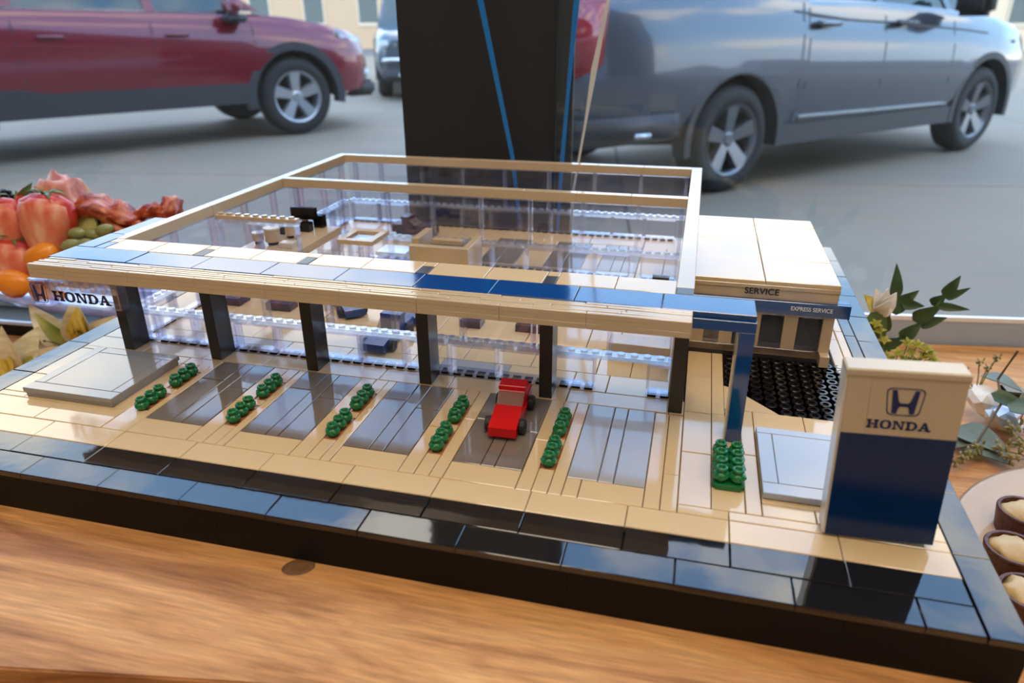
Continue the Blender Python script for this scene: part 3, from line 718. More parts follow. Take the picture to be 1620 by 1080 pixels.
toy_car('toy_car', 'dark blue toy car just inside the showroom glass between the third and fourth columns', 20.9, 21.2, -.05, TOYBLUE, 'toy cars')
toy_car('toy_car', 'dark blue toy car deeper in the showroom behind the third column', 13.6, 27.6, .7, TOYBLUE, 'toy cars')
toy_car('toy_car', 'dark blue toy car deeper in the showroom behind the fourth column', 20.8, 27.6, .3, TOYBLUE, 'toy cars')
toy_car('toy_car', 'dark plum toy car in the rear bay behind the tan reception box', 10.2, 55.2, 1.45, PURP, 'toy cars')

# ================================================================ SERVICE WING
SV = thing('service_building', 'low tan service wing with blue band, windows and pale flat roof', 'building', (53, 36, 0))
def sp(nm, m, *bx_, **k):
    b = bm_new()
    for q in bx_: tbox(b, *q, c=k.get('c', .04))
    return mk(nm, b, m, SV)
sp('fascia', TANM, (47.4, 58.95, 25.5, 26.3, 5.4, 6.62))
sp('fascia_cap', TANM, (47.38, 59.0, 25.42, 26.35, 6.3, 6.64))
BAND = sp('blue_band', BLUE, (47.4, 59.95, 25.1, 25.5, 4.3, 5.42))
sp('band_end', BLUE, (58.97, 59.95, 25.52, 26.4, 4.3, 5.42))
for a, c in ((47.4, 48.6), (49.9, 51.0), (52.6, 53.2), (55.05, 56.15), (58.1, 58.95)): sp('pier', TANM, (a, c, 25.5, 26.3, 1.0, 4.3 if True else 5))
sp('clear_plinth', CLEARP, (47.4, 58.5, 25.45, 26.2, .02, 1.0)); sp('corner_plinth', TANM, (58.2, 58.95, 24.6, 26.2, .02, 1.0))
sp('plinth_back', TAN, (47.4, 58.4, 26.2, 26.5, .02, 1.0))
for a, c in ((48.6, 49.9), (51.0, 52.6), (53.2, 55.05), (56.15, 58.1)):
    b = bm_new(); box(b, a, c, 25.85, 25.97, 1.0, 4.28); mk('window_pane', b, SMOKE, SV)
    for z0, z1 in ((1.0, 1.25), (3.9, 4.1)):
        b = bm_new(); box(b, a, c, 25.7, 26.2, z0, z1); mk('window_frame', b, CLEARF, SV)
sp('side_wall', TANM, (58.2, 58.95, 26.3, 46.0, .02, 6.6)); sp('back_wall', TANM, (47.4, 58.95, 45.2, 46.0, .02, 6.6))
sp('inner_floor', LGREY, (47.5, 58.2, 26.5, 45.2, .02, .1))
for (a, c) in ((47.35, 53.12), (53.12, 59.0)):
    for (d, f) in ((25.42, 31.5), (31.5, 37.6), (37.6, 43.2), (43.2, 46.2)):
        tile(SV, a, c, d, f, TAN, z=7.0, h=.34, name='roof_tile', tilt=.003)
text_mesh('SERVICE', 2.75, lambda u, v, w_: V(51.55 + u, 25.40 - w_, 5.82 + v), 'service_lettering', mat('charcoal_print', (.02, .02, .035), .4), SV, .02, .016)
text_mesh('EXPRESS SERVICE', 3.25, lambda u, v, w_: V(55.35 + u, 25.08 - w_, 4.75 + v * 1.15), 'express_lettering', WPRINT, SV, .02, .02)

# ================================================================ PYLON SIGN
PY = thing('pylon_sign', 'upright two-tone pylon sign, tan above dark blue, at the front right corner', 'sign', (55.6, 1.9, 0))
b = bm_new(); tbox(b, 55.62, 61.15, 1.92, 3.25, 0.02, 6.7, .02); mk('lower_panel', b, mat('sign_blue_plastic', (0.001, 0.024, 0.095), 0.2, spec=.35), PY)
b = bm_new(); tbox(b, 55.47, 55.62, 1.98, 3.25, 0.02, 10.3, .02); mk('edge_strip', b, CREAMW, PY)
SGT = mat('sign_tan_plastic', (0.56, 0.44, 0.29), 0.2)
b = bm_new(); tbox(b, 55.62, 56.75, 1.92, 3.25, 6.71, 10.12, .02); mk('upper_panel', b, SGT, PY)
b = bm_new(); tbox(b, 56.76, 61.15, 1.92, 3.25, 6.71, 10.12, .02); mk('upper_panel', b, SGT, PY)
b = bm_new(); tbox(b, 55.47, 61.2, 1.85, 3.3, 10.13, 10.5, .08); mk('cap', b, SGT, PY)
b = bm_new(); emblem(b, lambda u, v, w_: V(58.4 + u, 1.91 - w_, 8.74 + v), 1.80, 1.58, .02); mk('emblem', b, NAVY, PY)
b = bm_new(); wordmark(b, 'HONDA', lambda u, v, w_: V(56.8 + u, 1.91 - w_, 7.12 + v), 3.05, .5, .02); mk('lettering', b, NAVY, PY)
PY.rotation_euler = (0, math.radians(-2.6), 0)
PY.location = V(55.72, 1.88, .15)

#CARS
# ================================================================ OUTSIDE
CONC = mat('paving_concrete', (0.27, 0.225, 0.165), 0.75, var=.10, scale=1.2, bump=.3, bscale=30)
gm = lambda u, v, z: V(*W(u, v, z))
PAV = bpy.data.objects.new('paving', None); COL.objects.link(PAV); PAV.location = V(*W(0, 10, FZ)); PAV['kind'] = 'structure'; ORG[PAV.name] = PAV.location.copy()
b = bm_new(); wbox(b, -9000, 9000, 10, 16000, FZ - 14, FZ - 5); mk('paving_bed', b, mat('joint_dirt', (.10, .10, .10), .9), PAV)
slabme = {}
for iu in range(-5, 4):
    for iv in range(5):
        a0, c0 = 60 + iu * 600, 10 + iv * 600
        b = bm_new(); box(b, a0 + .8, a0 + 599.2, c0 + .8, c0 + 599.2, FZ - 5, FZ - .0, T=gm); mk('concrete_slab', b, CONC, PAV)
b = bm_new(); wbox(b, -9000, 9000, 3012, 16000, FZ - 5, FZ - .2); mk('far_asphalt', b, mat('far_asphalt', (.16, .16, .155), .9), PAV)
# outside face of our own shop, plus an unseen parapet added to shade the near paving
b = bm_new(); wbox(b, -1500, 1500, -8, 5, CZ + 15, 690); EXT = mat('dark_facade', (.07, .065, .06), .7); struct('wall_shade_parapet', b, EXT)
for a0, a1, nm in ((-1500, u0 - 15, 'wall_side_left'), (u1 + 15, 1500, 'wall_side_right')):
    b = bm_new(); wbox(b, a0, a1, -8, 5, FZ, CZ + 15); struct(nm, b, EXT)

GLD = mat('car_glass', (0.02, 0.045, 0.045), 0.03, spec=1.0)
CLAD = mat('car_cladding', (0.045, 0.048, 0.055), 0.5)
CHR = mat('chrome', (0.75, 0.77, 0.80), 0.15, metal=1.0)
ALLOY = mat('alloy', (0.52, 0.54, 0.57), 0.3, metal=.7)
ALLOYD = mat('dark_alloy', (0.20, 0.21, 0.23), 0.28, metal=.8)
TYRE = mat('tyre_rubber', (0.02, 0.021, 0.023), 0.7)
LAMPW = mat('headlamp_lens', (0.65, 0.72, 0.78), 0.08, spec=1.0)
LAMPR = mat('tail_lamp_lens', (0.42, 0.02, 0.04), 0.1, spec=1.0)

def car(name, label, contact, axle, side_w, ang, st, paint, wr, xf, xr, alloy, arch=.07, group='cars outside the window', clad=(.24, .5), roof=None, detail=True, five=5, glass=(None), contact_side=-1):
    """contact: world studs of the outer foot of the right wheel at local x = axle; car points along angle ang; st = stations (x, zb, zt, hw)"""
    fw = Vector((math.cos(ang), math.sin(ang), 0)); lf = Vector((-fw.y, fw.x, 0))
    c = V(contact[0], contact[1], FZ) - fw * axle - lf * side_w * contact_side
    t = thing(name, label, 'car', c, ang, group, metres=True)
    def hwz(x):
        for p, q in zip(st, st[1:]):
            if p[0] <= x <= q[0] or q[0] <= x <= p[0]:
                k = (x - p[0]) / (q[0] - p[0]); return [p[i] * (1 - k) + q[i] * k for i in range(4)]
        return st[-1]
    prof = [(0.0, 0.0, 0), (1, 0, -.14), (1, .06, -.04), (1, .22, 0.0), (1, .45, .008), (1, .60, .004), (1, .72, -.004), (1, .80, -.03), (1, .93, -.055), (1, 1.0, -.11), (.55, 1.02, 0), (0, 1.03, 0)]
    def sec(x):
        x, zb, zt, hw = hwz(x); h = zt - zb
        return [(k * hw + o, zb + f * h) for k, f, o in prof]
    b = bm_new(); rings = []
    for s_ in st:
        R = sec(s_[0]); full = [(-y, z) for y, z in R[1:-1]][::1]
        ring = [b.verts.new((s_[0], -y, z)) for y, z in R] + [b.verts.new((s_[0], y, z)) for y, z in R[-2:0:-1]]
        rings.append(ring)
    m_ = len(rings[0])
    for p, q in zip(rings, rings[1:]):
        for i in range(m_): b.faces.new([p[i], p[(i + 1) % m_], q[(i + 1) % m_], q[i]])
    b.faces.new(rings[0][::-1]); b.faces.new(rings[-1])
    bmesh.ops.recalc_face_normals(b, faces=b.faces)
    body = mk('body', b, paint, t, local=True)
    for x in (xf, xr):                                      # cut the wheel arches, then bake the result
        for s_ in (-1, 1):
            cb = bm_new(); Rr = wr * 1.19
            lathe(cb, [(0, -.36), (Rr, -.36), (Rr, .25), (0, .25)], 32, Matrix.Translation((x, s_ * (side_w - .0), wr * 1.02)) @ Matrix.Rotation(-s_ * PI / 2, 4, 'X'))
            bmesh.ops.recalc_face_normals(cb, faces=cb.faces)
            cme = bpy.data.meshes.new('c'); cb.to_mesh(cme); cb.free(); cme.materials.append(TYRE); cobj = bpy.data.objects.new('c', cme); COL.objects.link(cobj)
            cobj.parent = t
            md = body.modifiers.new('a', 'BOOLEAN'); md.operation = 'DIFFERENCE'; md.object = cobj; md.solver = 'EXACT'
            dg = bpy.context.evaluated_depsgraph_get(); dg.update()
            nm = bpy.data.meshes.new_from_object(body.evaluated_get(dg)); body.modifiers.clear(); old = body.data; body.data = nm; nm.name = 'body'
            bpy.data.objects.remove(cobj); bpy.data.meshes.remove(cme); bpy.data.meshes.remove(old)
    for p in body.data.polygons: p.use_smooth = True
    try: body.data.set_sharp_from_angle(angle=math.radians(35))
    except Exception: pass
    if len(body.data.materials) == 0: body.data.materials.append(paint)
    if len(body.data.materials) < 2: body.data.materials.append(TYRE)
    for p in body.data.polygons:                            # dark lining inside the wheel wells
        for x in (xf, xr):
            if math.hypot(p.center.x - x, p.center.z - wr * 1.02) < wr * 1.195 and abs(p.center.y) < side_w - .01 and (abs(p.normal.y) < .5 or abs(p.center.y) < side_w - .3) and abs(p.center.y) > side_w - .4 and p.normal.z < .3: p.material_index = 1
    def ribbon(nm, pts, mm, wdt, off=.004, s_=-1):
        b = bm_new()
        for p, q in zip(pts, pts[1:]):
            d = Vector((q[0] - p[0], 0, q[2] - p[2])); nn = Vector((-d.z, 0, d.x)).normalized() * wdt / 2
            P, Q = Vector(p), Vector(q); o = Vector((0, s_ * off, 0)); i_ = Vector((0, -s_ * .012, 0))
            hexa(b, [P - nn + i_, Q - nn + i_, Q + nn + i_, P + nn + i_, P - nn + o, Q - nn + o, Q + nn + o, P + nn + o])
        return mk(nm, b, mm, t, local=True)
    def sidept(x, f, s_=-1):
        R = sec(x)
        zz = [r[1] for r in R]; z = hwz(x)[1] + f * (hwz(x)[2] - hwz(x)[1])
        for p, q in zip(R[1:], R[2:]):
            if p[1] <= z <= q[1]:
                k = (z - p[1]) / max(1e-6, q[1] - p[1]); return (x, s_ * (p[0] + (q[0] - p[0]) * k), z)
        return (x, s_ * R[5][0], z)
    # wheels
    for x in (xf, xr):
        for s_ in (-1, 1):
            M = Matrix.Translation((x, s_ * (side_w - .125), wr)) @ Matrix.Rotation(-s_ * PI / 2, 4, 'X')
            b = bm_new(); lathe(b, [(wr * .60, -.10), (wr * .88, -.115), (wr * .97, -.09), (wr, -.05), (wr, .05), (wr * .97, .09), (wr * .88, .118), (wr * .70, .122), (wr * .66, .105), (wr * .62, .10)], 40, M)
            wo = mk('wheel', b, TYRE, t, smooth=True, local=True)
            b = bm_new(); rr = wr * .66
            lathe(b, [(rr, .118), (rr * .93, .110), (rr * .90, .03), (rr * .86, -.05)], 40, M); o = mk('rim', b, alloy, t, smooth=True, local=True); o.parent = wo
            b = bm_new(); lathe(b, [(0, -.04), (rr * .9, -.04)], 24, M); o = mk('brake_shield', b, TYRE, t, local=True); o.parent = wo
            b = bm_new()
            for k in range(five):
                a = 2 * PI * k / five + .35
                def T(u, v, w_, a=a): return M @ Vector((u * math.cos(a) - v * math.sin(a), u * math.sin(a) + v * math.cos(a), w_))
                hexa(b, [T(rr * .12, -rr * .18, .02), T(rr * .93, -rr * .27, .06), T(rr * .93, rr * .27, .06), T(rr * .12, rr * .18, .02), T(rr * .12, -rr * .14, .075), T(rr * .93, -rr * .22, .108), T(rr * .93, rr * .22, .108), T(rr * .12, rr * .14, .075)])
            lathe(b, [(rr * .26, .0), (rr * .26, .07), (rr * .15, .09), (0, .09)], 20, M)
            o = mk('spokes', b, alloy, t, local=True); o['kind'] = 'stuff'; o.parent = wo
    # arch trims and sill cladding
    for x in (xf, xr):
        for s_ in (-1, 1):
            b = bm_new(); K = 20; R0, R1 = wr * 1.15, wr * 1.15 + arch
            for k in range(K):
                a, c_ = PI * (-.06 + 1.12 * k / K), PI * (-.06 + 1.12 * (k + 1) / K)
                yo = s_ * (side_w + .02); yi = s_ * (side_w - .10)
                q = [(R0, a), (R1, a), (R1, c_), (R0, c_)]
                hexa(b, [Vector((x + r * math.cos(g), yi, wr * 1.02 + r * math.sin(g))) for r, g in q] + [Vector((x + r * math.cos(g), yo, wr * 1.02 + r * math.sin(g))) for r, g in q])
            mk('arch_trim', b, CLAD, t, local=True)
    for s_ in (-1, 1):
        b = bm_new(); box(b, xr + wr * 1.2, xf - wr * 1.2, min(s_ * (side_w + .015), s_ * (side_w - .1)), max(s_ * (side_w + .015), s_ * (side_w - .1)), clad[0], clad[1], T=lambda x, y, z: Vector((x, y, z)))
        mk('sill_trim', b, CLAD, t, local=True)
    return t, ribbon, sidept, hwz
def bxl(t, nm, mm, q, bev=0.0, parent=None):
    b = bm_new(); box(b, *q, T=lambda x, y, z: Vector((x, y, z)))
    if bev: bmesh.ops.bevel(b, geom=b.edges, offset=bev, segments=3, affect='EDGES')
    o = mk(nm, b, mm, t, local=True, smooth=bool(bev))
    if parent: o.parent = parent
    return o
def greenhouse(t, x0, x1, x2, x3, zb, zt, hb, ht, paint, pillars, ribbon, gm_=None):
    """glass house: rear foot x0, rear roof x1, front roof x2, front foot x3"""
    b = bm_new(); hexa(b, [Vector(p) for p in ((x0, -hb, zb), (x3, -hb, zb), (x3, hb, zb), (x0, hb, zb), (x1, -ht, zt), (x2, -ht, zt), (x2, ht, zt), (x1, ht, zt))])
    mk('windows', b, gm_ or GLD, t, local=True)
    b = bm_new(); hexa(b, [Vector(p) for p in ((x1 - .05, -ht - .02, zt - .02), (x2 + .05, -ht - .02, zt - .02), (x2 + .05, ht + .02, zt - .02), (x1 - .05, ht + .02, zt - .02), (x1 + .1, -ht + .1, zt + .07), (x2 - .1, -ht + .1, zt + .07), (x2 - .1, ht - .1, zt + .07), (x1 + .1, ht - .1, zt + .07))])
    mk('roof', b, paint, t, local=True)
    for s_ in (-1, 1):
        for (a, c_, wd) in pillars:
            b = bm_new(); hexa(b, [Vector(p) for p in ((a - wd, s_ * (hb - .03), zb), (a + wd, s_ * (hb - .03), zb), (a + wd, s_ * (hb + .012), zb), (a - wd, s_ * (hb + .012), zb), (c_ - wd, s_ * (ht - .03), zt), (c_ + wd, s_ * (ht - .03), zt), (c_ + wd, s_ * (ht + .012), zt), (c_ - wd, s_ * (ht + .012), zt))])
            mk('pillar', b, paint, t, local=True)

REDP = mat('red_car_paint', (0.20, 0.004, 0.018), 0.20, metal=.1, coat=1.0)
GREYP = mat('grey_truck_paint', (0.085, 0.10, 0.125), 0.20, metal=.5, coat=1.0)
SILP = mat('pale_blue_car_paint', (0.55, 0.62, 0.72), 0.25, metal=.3, coat=1.0)
DKP = mat('dark_suv_paint', (0.10, 0.12, 0.14), 0.22, metal=.3, coat=1.0)

# red car (front towards the right of the picture)
st = [(-2.95, .58, 1.15, .78), (-2.80, .43, 1.27, .93), (-2.2, .39, 1.30, .99), (-.9, .38, 1.28, 1.0), (.3, .38, 1.25, 1.0), (1.0, .38, 1.22, 1.0), (1.45, .38, 1.18, 1.0), (1.85, .38, 1.11, .985), (2.10, .38, 1.05, .94), (2.28, .40, .98, .86), (2.40, .46, .86, .72)]
t, rib, sp_, hz = car('red_car', 'dark red car with silver five-spoke wheel parked left of the black post', (-484.8, 884.4), 1.42, .985, math.radians(53), st, REDP, .40, 1.42, -1.87, ALLOY, arch=.085, clad=(.37, .62))
greenhouse(t, -2.6, -2.3, .35, 1.15, 1.24, 1.76, .90, .70, REDP, [(-2.5, -2.25, .06), (-1.05, -1.0, .05), (.10, .0, .045), (1.1, .32, .04)], rib)
rib('belt_strip', [sp_(x, .985) for x in (-1.9, -1.0, 0, .6, 1.0)], CHR, .025, .004)
for x in (-1.05, .06, 1.02): rib('door_gap', [sp_(x, f) for f in (.12, .3, .5, .7, .86, .95)], TYRE, .010, .001)
for x in (-.78, .28): bxl(t, 'door_handle', REDP, (x - .11, x + .11, -1.02, -.975, 1.02, 1.055), .012)
m_ = bxl(t, 'mirror', REDP, (.72, .90, -1.20, -.98, 1.20, 1.38), .05); bxl(t, 'mirror_base', CLAD, (.74, .92, -1.18, -.90, 1.14, 1.21), .02)
for s_ in (-1, 1):
    b = bm_new(); hexa(b, [Vector(p) for p in ((2.06, s_ * .88, .82), (2.37, s_ * .68, .78), (2.30, s_ * .58, .78), (1.99, s_ * .78, .82), (1.94, s_ * .95, 1.05), (2.30, s_ * .84, .97), (2.24, s_ * .64, .99), (1.89, s_ * .87, 1.06))])
    bmesh.ops.bevel(b, geom=b.edges, offset=.02, segments=2, affect='EDGES'); mk('headlight', b, LAMPW, t, local=True, smooth=True)
    bxl(t, 'fog_light', LAMPW, (2.28, 2.40, min(s_ * .62, s_ * .80), max(s_ * .62, s_ * .80), .54, .64), .02)
bxl(t, 'bumper', CLAD, (2.12, 2.46, -.82, .82, .34, .52), .04); bxl(t, 'grille', TYRE, (2.30, 2.42, -.55, .55, .60, .88), .02)
# grey pickup
st = [(-2.95, .62, 1.32, .86), (-2.90, .50, 1.36, .94), (-2.72, .42, 1.38, .985), (-2.0, .36, 1.38, 1.0), (-.98, .32, 1.36, 1.0), (-.90, .32, 1.30, 1.0), (.3, .32, 1.25, 1.0), (1.1, .32, 1.20, 1.0), (1.7, .32, 1.14, .995), (2.1, .34, 1.08, .97), (2.36, .38, 1.0, .90), (2.48, .44, .88, .80)]
t, rib, sp_, hz = car('grey_pickup', 'dark grey pickup truck seen from its tail, parked right of the black post', (75.5, 644.6), -1.59, .985, math.radians(45.9), st, GREYP, .375, 1.59, -1.59, ALLOYD, arch=.055, clad=(.30, .44))
greenhouse(t, -.95, -.72, .55, 1.35, 1.20, 1.82, .88, .72, GREYP, [(-.88, -.68, .06), (-.02, -.02, .045), (.95, .42, .04)], rib)
rib('crease_shade_strip', [sp_(x, f_) for x, f_ in ((-1.1, .845), (-.5, .855), (0, .85), (.6, .84), (1.1, .835), (1.5, .835))], mat('painted_crease_shade', (.03, .033, .04), .4), .014, .003)  # dark strip painted along the crease in place of its shade
for x in (-1.0, -.93, -.02, .95): rib('door_gap', [sp_(x, f) for f in (.06, .2, .4, .6, .7, .8, .9, .96)], TYRE, .012, .001)
for x in (-.75, .20): bxl(t, 'door_handle', GREYP, (x - .12, x + .12, -1.035, -.96, 1.10, 1.14), .014)
bxl(t, 'mirror', TYRE, (.80, .98, -1.26, -.99, 1.16, 1.38), .04)
rib('sill_strip', [sp_(x, .17) for x in (-.95, 0, 1.0)], CHR, .010, .02)
for s_ in (-1, 1):
    b = bm_new(); hexa(b, [Vector(p) for p in ((-3.01, s_ * .93, .82), (-2.80, s_ * 1.01, .90), (-2.76, s_ * .9, .90), (-2.92, s_ * .7, .82), (-3.0, s_ * .93, 1.27), (-2.76, s_ * 1.01, 1.27), (-2.74, s_ * .9, 1.27), (-2.92, s_ * .7, 1.27))])
    bmesh.ops.bevel(b, geom=b.edges, offset=.02, segments=2, affect='EDGES'); mk('tail_light', b, LAMPR, t, local=True, smooth=True)
bxl(t, 'rear_bumper', CLAD, (-3.02, -2.10, -1.0, 1.0, .42, .64), .04)
bxl(t, 'side_reflector', CHR, (-2.52, -2.38, -1.012, -.995, .46, .49), .006)
bxl(t, 'licence_plate', CHR, (-2.985, -2.965, -.2, .2, .78, .93), .006)
bxl(t, 'tailgate', GREYP, (-2.98, -2.90, -.66, .66, .70, 1.33), .02)
b = bm_new(); hexa(b, [Vector(p) for p in ((2.05, -.93, .76), (2.40, -.80, .74), (2.36, -.6, .74), (2.0, -.8, .76), (2.0, -.96, .96), (2.38, -.84, .92), (2.3, -.6, .94), (1.9, -.8, .97))]); mk('headlight', b, LAMPW, t, local=True)
# dark suv facing the window, half hidden by the post
st = [(-2.3, .4, 1.0, .8), (-2.1, .3, 1.05, .92), (-1, .28, 1.05, .95), (.6, .28, 1.05, .95), (1.3, .28, 1.02, .95), (1.9, .3, .98, .93), (2.2, .32, .93, .86), (2.3, .36, .86, .78)]
t, rib, sp_, hz = car('parked_suv', 'dark suv with chrome grille bar showing between red car and black post', (-600, 1400), 1.4, .93, math.radians(-66), st, DKP, .37, 1.4, -1.4, ALLOY, clad=(.28, .42))
greenhouse(t, -2.0, -1.8, .2, .9, 1.03, 1.6, .86, .68, DKP, [(-1.9, -1.7, .06), (.85, .2, .04)], rib)
bxl(t, 'grille', TYRE, (2.24, 2.33, -.55, .55, .48, .86), .02); bxl(t, 'bumper', CLAD, (2.1, 2.42, -.85, .85, .28, .46), .05)
for k in range(3): bxl(t, 'grille_bar', CHR, (2.33, 2.345, -.52, .52, .56 + .1 * k, .575 + .1 * k), .004)
for s_ in (-1, 1):
    bxl(t, 'headlight', LAMPW, (2.1, 2.3, min(s_ * .58, s_ * .86), max(s_ * .58, s_ * .86), .74, .86), .03)
    bxl(t, 'chrome_trim', CHR, (2.28, 2.37, min(s_ * .50, s_ * .84), max(s_ * .50, s_ * .84), .56, .62), .012)
bxl(t, 'skid_plate', CHR, (2.36, 2.44, -.6, .6, .36, .40), .01)
# pale car behind the red one
st = [(-2.3, .4, .9, .75), (-2.1, .3, 1.0, .88), (-1, .25, 1.02, .91), (.6, .25, 1.0, .91), (1.3, .25, .95, .91), (1.9, .27, .88, .88), (2.2, .3, .80, .8), (2.28, .34, .7, .7)]
t, rib, sp_, hz = car('pale_car', 'pale blue car mostly hidden behind the bonnet of the red car', (-930, 1330), 1.4, .9, math.radians(30), st, SILP, .33, 1.35, -1.35, ALLOY, clad=(.24, .3))
greenhouse(t, -2.0, -1.3, .2, 1.1, 1.0, 1.5, .84, .64, SILP, [(-1.9, -1.2, .06), (-.4, -.4, .04), (1.0, .2, .04)], rib)
# far buildings across the lot
def far_building(name, label, u, v, wid, dep, ht, m, nwin, zt2):
    t = thing(name, label, 'building', W(u + wid / 2, v + dep / 2, FZ))
    b = bm_new(); wbox(b, u, u + wid, v, v + dep, FZ, FZ + ht); mk('wall', b, m, t)
    b = bm_new(); wbox(b, u - 20, u + wid + 20, v - 20, v + dep + 20, FZ + ht, FZ + ht + 25); mk('roof', b, mat(name + '_roof', (.30, .22, .16), .7), t)
    for k in range(nwin):
        a = u + wid * (k + .3) / nwin
        b = bm_new(); wbox(b, a, a + wid * .4 / nwin, v - 6, v + 2, FZ + ht * .25, FZ + ht * .72); wo = mk('window', b, mat('far_window_trim', (.6, .55, .45), .5) if 'far_window_trim' not in MATS else MATS['far_window_trim'], t)
        b = bm_new(); wbox(b, a + 8, a + wid * .4 / nwin - 8, v - 8, v - 5, FZ + ht * .29, FZ + ht * .68); o = mk('pane', b, GLD, wo) 
        o.parent = wo
far_building('tan_shopfront', 'long tan shopfront across the lot, behind the red car', -2600, 3700, 2500, 600, 420, mat('tan_render', (.50, .38, .26), .8), 9, 0)
far_building('cream_house', 'cream building in the sun across the lot, right of the pickup', 500, 3300, 2200, 500, 380, mat('cream_render', (.62, .54, .42), .8), 6, 0)
b = bm_new(); wbox(b, -900, -100, 3900, 4500, FZ, FZ + 330)
mat('brown_render', (.30, .24, .19), .8)
far_building('brown_office', 'plain brown office block far behind the black post', -80, 3900, 560, 500, 330, MATS['brown_render'], 4, 0); b.free()

# ribbons hanging in front of the post
def strand(nm, lab, pts, wd, m):
    b = bm_new(); P = [V(*p) for p in pts]; n_ = len(P)
    for i in range(n_ - 1):
        for k in range(4):
            a, c = k / 4, (k + 1) / 4
            A, B = P[i].lerp(P[i + 1], a), P[i].lerp(P[i + 1], c)
            w0, w1 = wd[i] + (wd[i + 1] - wd[i]) * a, wd[i] + (wd[i + 1] - wd[i]) * c
            o = Vector((1, .15, 0)).normalized() * .5 * S; d = Vector((0, .0006, 0))
            hexa(b, [A - o * w0, A + o * w0, A + o * w0 + d, A - o * w0 + d, B - o * w1, B + o * w1, B + o * w1 + d, B - o * w1 + d])
    tag(mk(nm, b, m), lab, 'ribbon')
BRIB = mat('blue_ribbon', (.01, .17, .50), .3); WRIB = mat('white_ribbon', (.62, .62, .62), .35)
strand('balloon_ribbon', 'long blue ribbon slanting across the front of the black post', [(14.5, 62.9, 44), (17.9, 62.9, 28.9), (20.2, 62.9, 18), (22.0, 62.9, 9.4), (23.0, 62.5, 1.5), (24, 62, -18.3)], [.7, .75, .6, .55, .45, .4], BRIB)
strand('balloon_ribbon', 'blue ribbon hanging down the right edge of the black post', [(31.2, 62.9, 44), (30.3, 62.9, 28.8), (29.5, 62.9, 18), (28.9, 62.9, 9.0), (28.6, 62.9, 3), (28, 62.5, -18.3)], [.8, .75, .45, .55, .4, .4], BRIB)
strand('balloon_ribbon', 'white ribbon hanging in front of the pickup right of the post', [(36.8, 62.9, 44), (34.2, 62.9, 28.8), (32.8, 62.9, 20.8), (31.9, 62.9, 14), (30.6, 62.9, 5.4), (29.5, 62.9, -18.3)], [.3, .35, .75, .3, .3, .3], WRIB)
#FOOD
# ================================================================ FOOD AND FLOWERS
def tex_mat(name, stops, rough, scale, bump=0.0, dist=0.0, stretch=(1, 1, 1), spec=.5, sss=0.0):
    m = bpy.data.materials.new(name); m.use_nodes = True; nt = m.node_tree; b = nt.nodes['Principled BSDF']
    b.inputs['Roughness'].default_value = rough; b.inputs['Specular IOR Level'].default_value = spec
    b.inputs['Subsurface Weight'].default_value = sss; b.inputs['Subsurface Radius'].default_value = (.01, .004, .002); b.inputs['Subsurface Scale'].default_value = .3
    tcn = nt.nodes.new('ShaderNodeTexCoord'); mpn = nt.nodes.new('ShaderNodeMapping'); mpn.inputs['Scale'].default_value = stretch
    nz = nt.nodes.new('ShaderNodeTexNoise'); nz.inputs['Scale'].default_value = scale; nz.inputs['Detail'].default_value = 4; nz.inputs['Distortion'].default_value = dist
    rp = nt.nodes.new('ShaderNodeValToRGB')
    rp.color_ramp.elements[0].position = stops[0][0]; rp.color_ramp.elements[0].color = stops[0][1] + (1,)
    rp.color_ramp.elements[1].position = stops[-1][0]; rp.color_ramp.elements[1].color = stops[-1][1] + (1,)
    for p, c in stops[1:-1]: e = rp.color_ramp.elements.new(p); e.color = c + (1,)
    nt.links.new(tcn.outputs['Object'], mpn.inputs[0]); nt.links.new(mpn.outputs[0], nz.inputs['Vector']); nt.links.new(nz.outputs['Fac'], rp.inputs[0]); nt.links.new(rp.outputs[0], b.inputs['Base Color'])
    if bump:
        bp = nt.nodes.new('ShaderNodeBump'); bp.inputs['Strength'].default_value = bump; bp.inputs['Distance'].default_value = .002; nt.links.new(nz.outputs['Fac'], bp.inputs['Height']); nt.links.new(bp.outputs[0], b.inputs['Normal'])
    return m
BERRY = tex_mat('strawberry_skin', [(.3, (.45, .02, .015)), (.7, (.62, .06, .03))], .3, 80, .3)
BFLESH = tex_mat('strawberry_flesh', [(.36, (.58, .05, .03)), (.5, (.70, .20, .11)), (.66, (.80, .48, .33))], .35, 22, .1, dist=.4, stretch=(1.6, 1, .6))
SEPAL = mat('sepal_green', (.10, .17, .05), .5, var=.3)
ORG_ = tex_mat('orange_fruit', [(.3, (.80, .22, .01)), (.7, (.90, .36, .03))], .3, 40, .1)
MEAT = tex_mat('cured_meat', [(.36, (.20, .018, .008)), (.5, (.42, .065, .020)), (.66, (.62, .22, .09))], .35, 30, .5, dist=1.5, stretch=(1, 3, 3))
HAM = tex_mat('ham', [(.36, (.42, .09, .055)), (.52, (.58, .22, .13)), (.68, (.74, .44, .31))], .4, 40, .3, dist=1.0)
OLIVE = mat('olive_green', (.26, .28, .10), .3, var=.3, scale=120)
CUKE = mat('cucumber_flesh', (.50, .46, .14), .35, var=.2, scale=200); CUKS = mat('cucumber_skin', (.03, .10, .015), .3)
BBM = mat('blackberry', (.008, .006, .012), .25)
LEAFD = tex_mat('ruscus_leaf', [(.3, (.025, .055, .018)), (.7, (.055, .10, .035))], .35, 60, .1)
LEAFG = tex_mat('eucalyptus_leaf', [(.3, (.10, .14, .11)), (.7, (.17, .21, .17))], .6, 50, .1)
BUD = tex_mat('yellow_green_bud', [(.3, (.28, .30, .04)), (.7, (.50, .50, .10))], .5, 90)
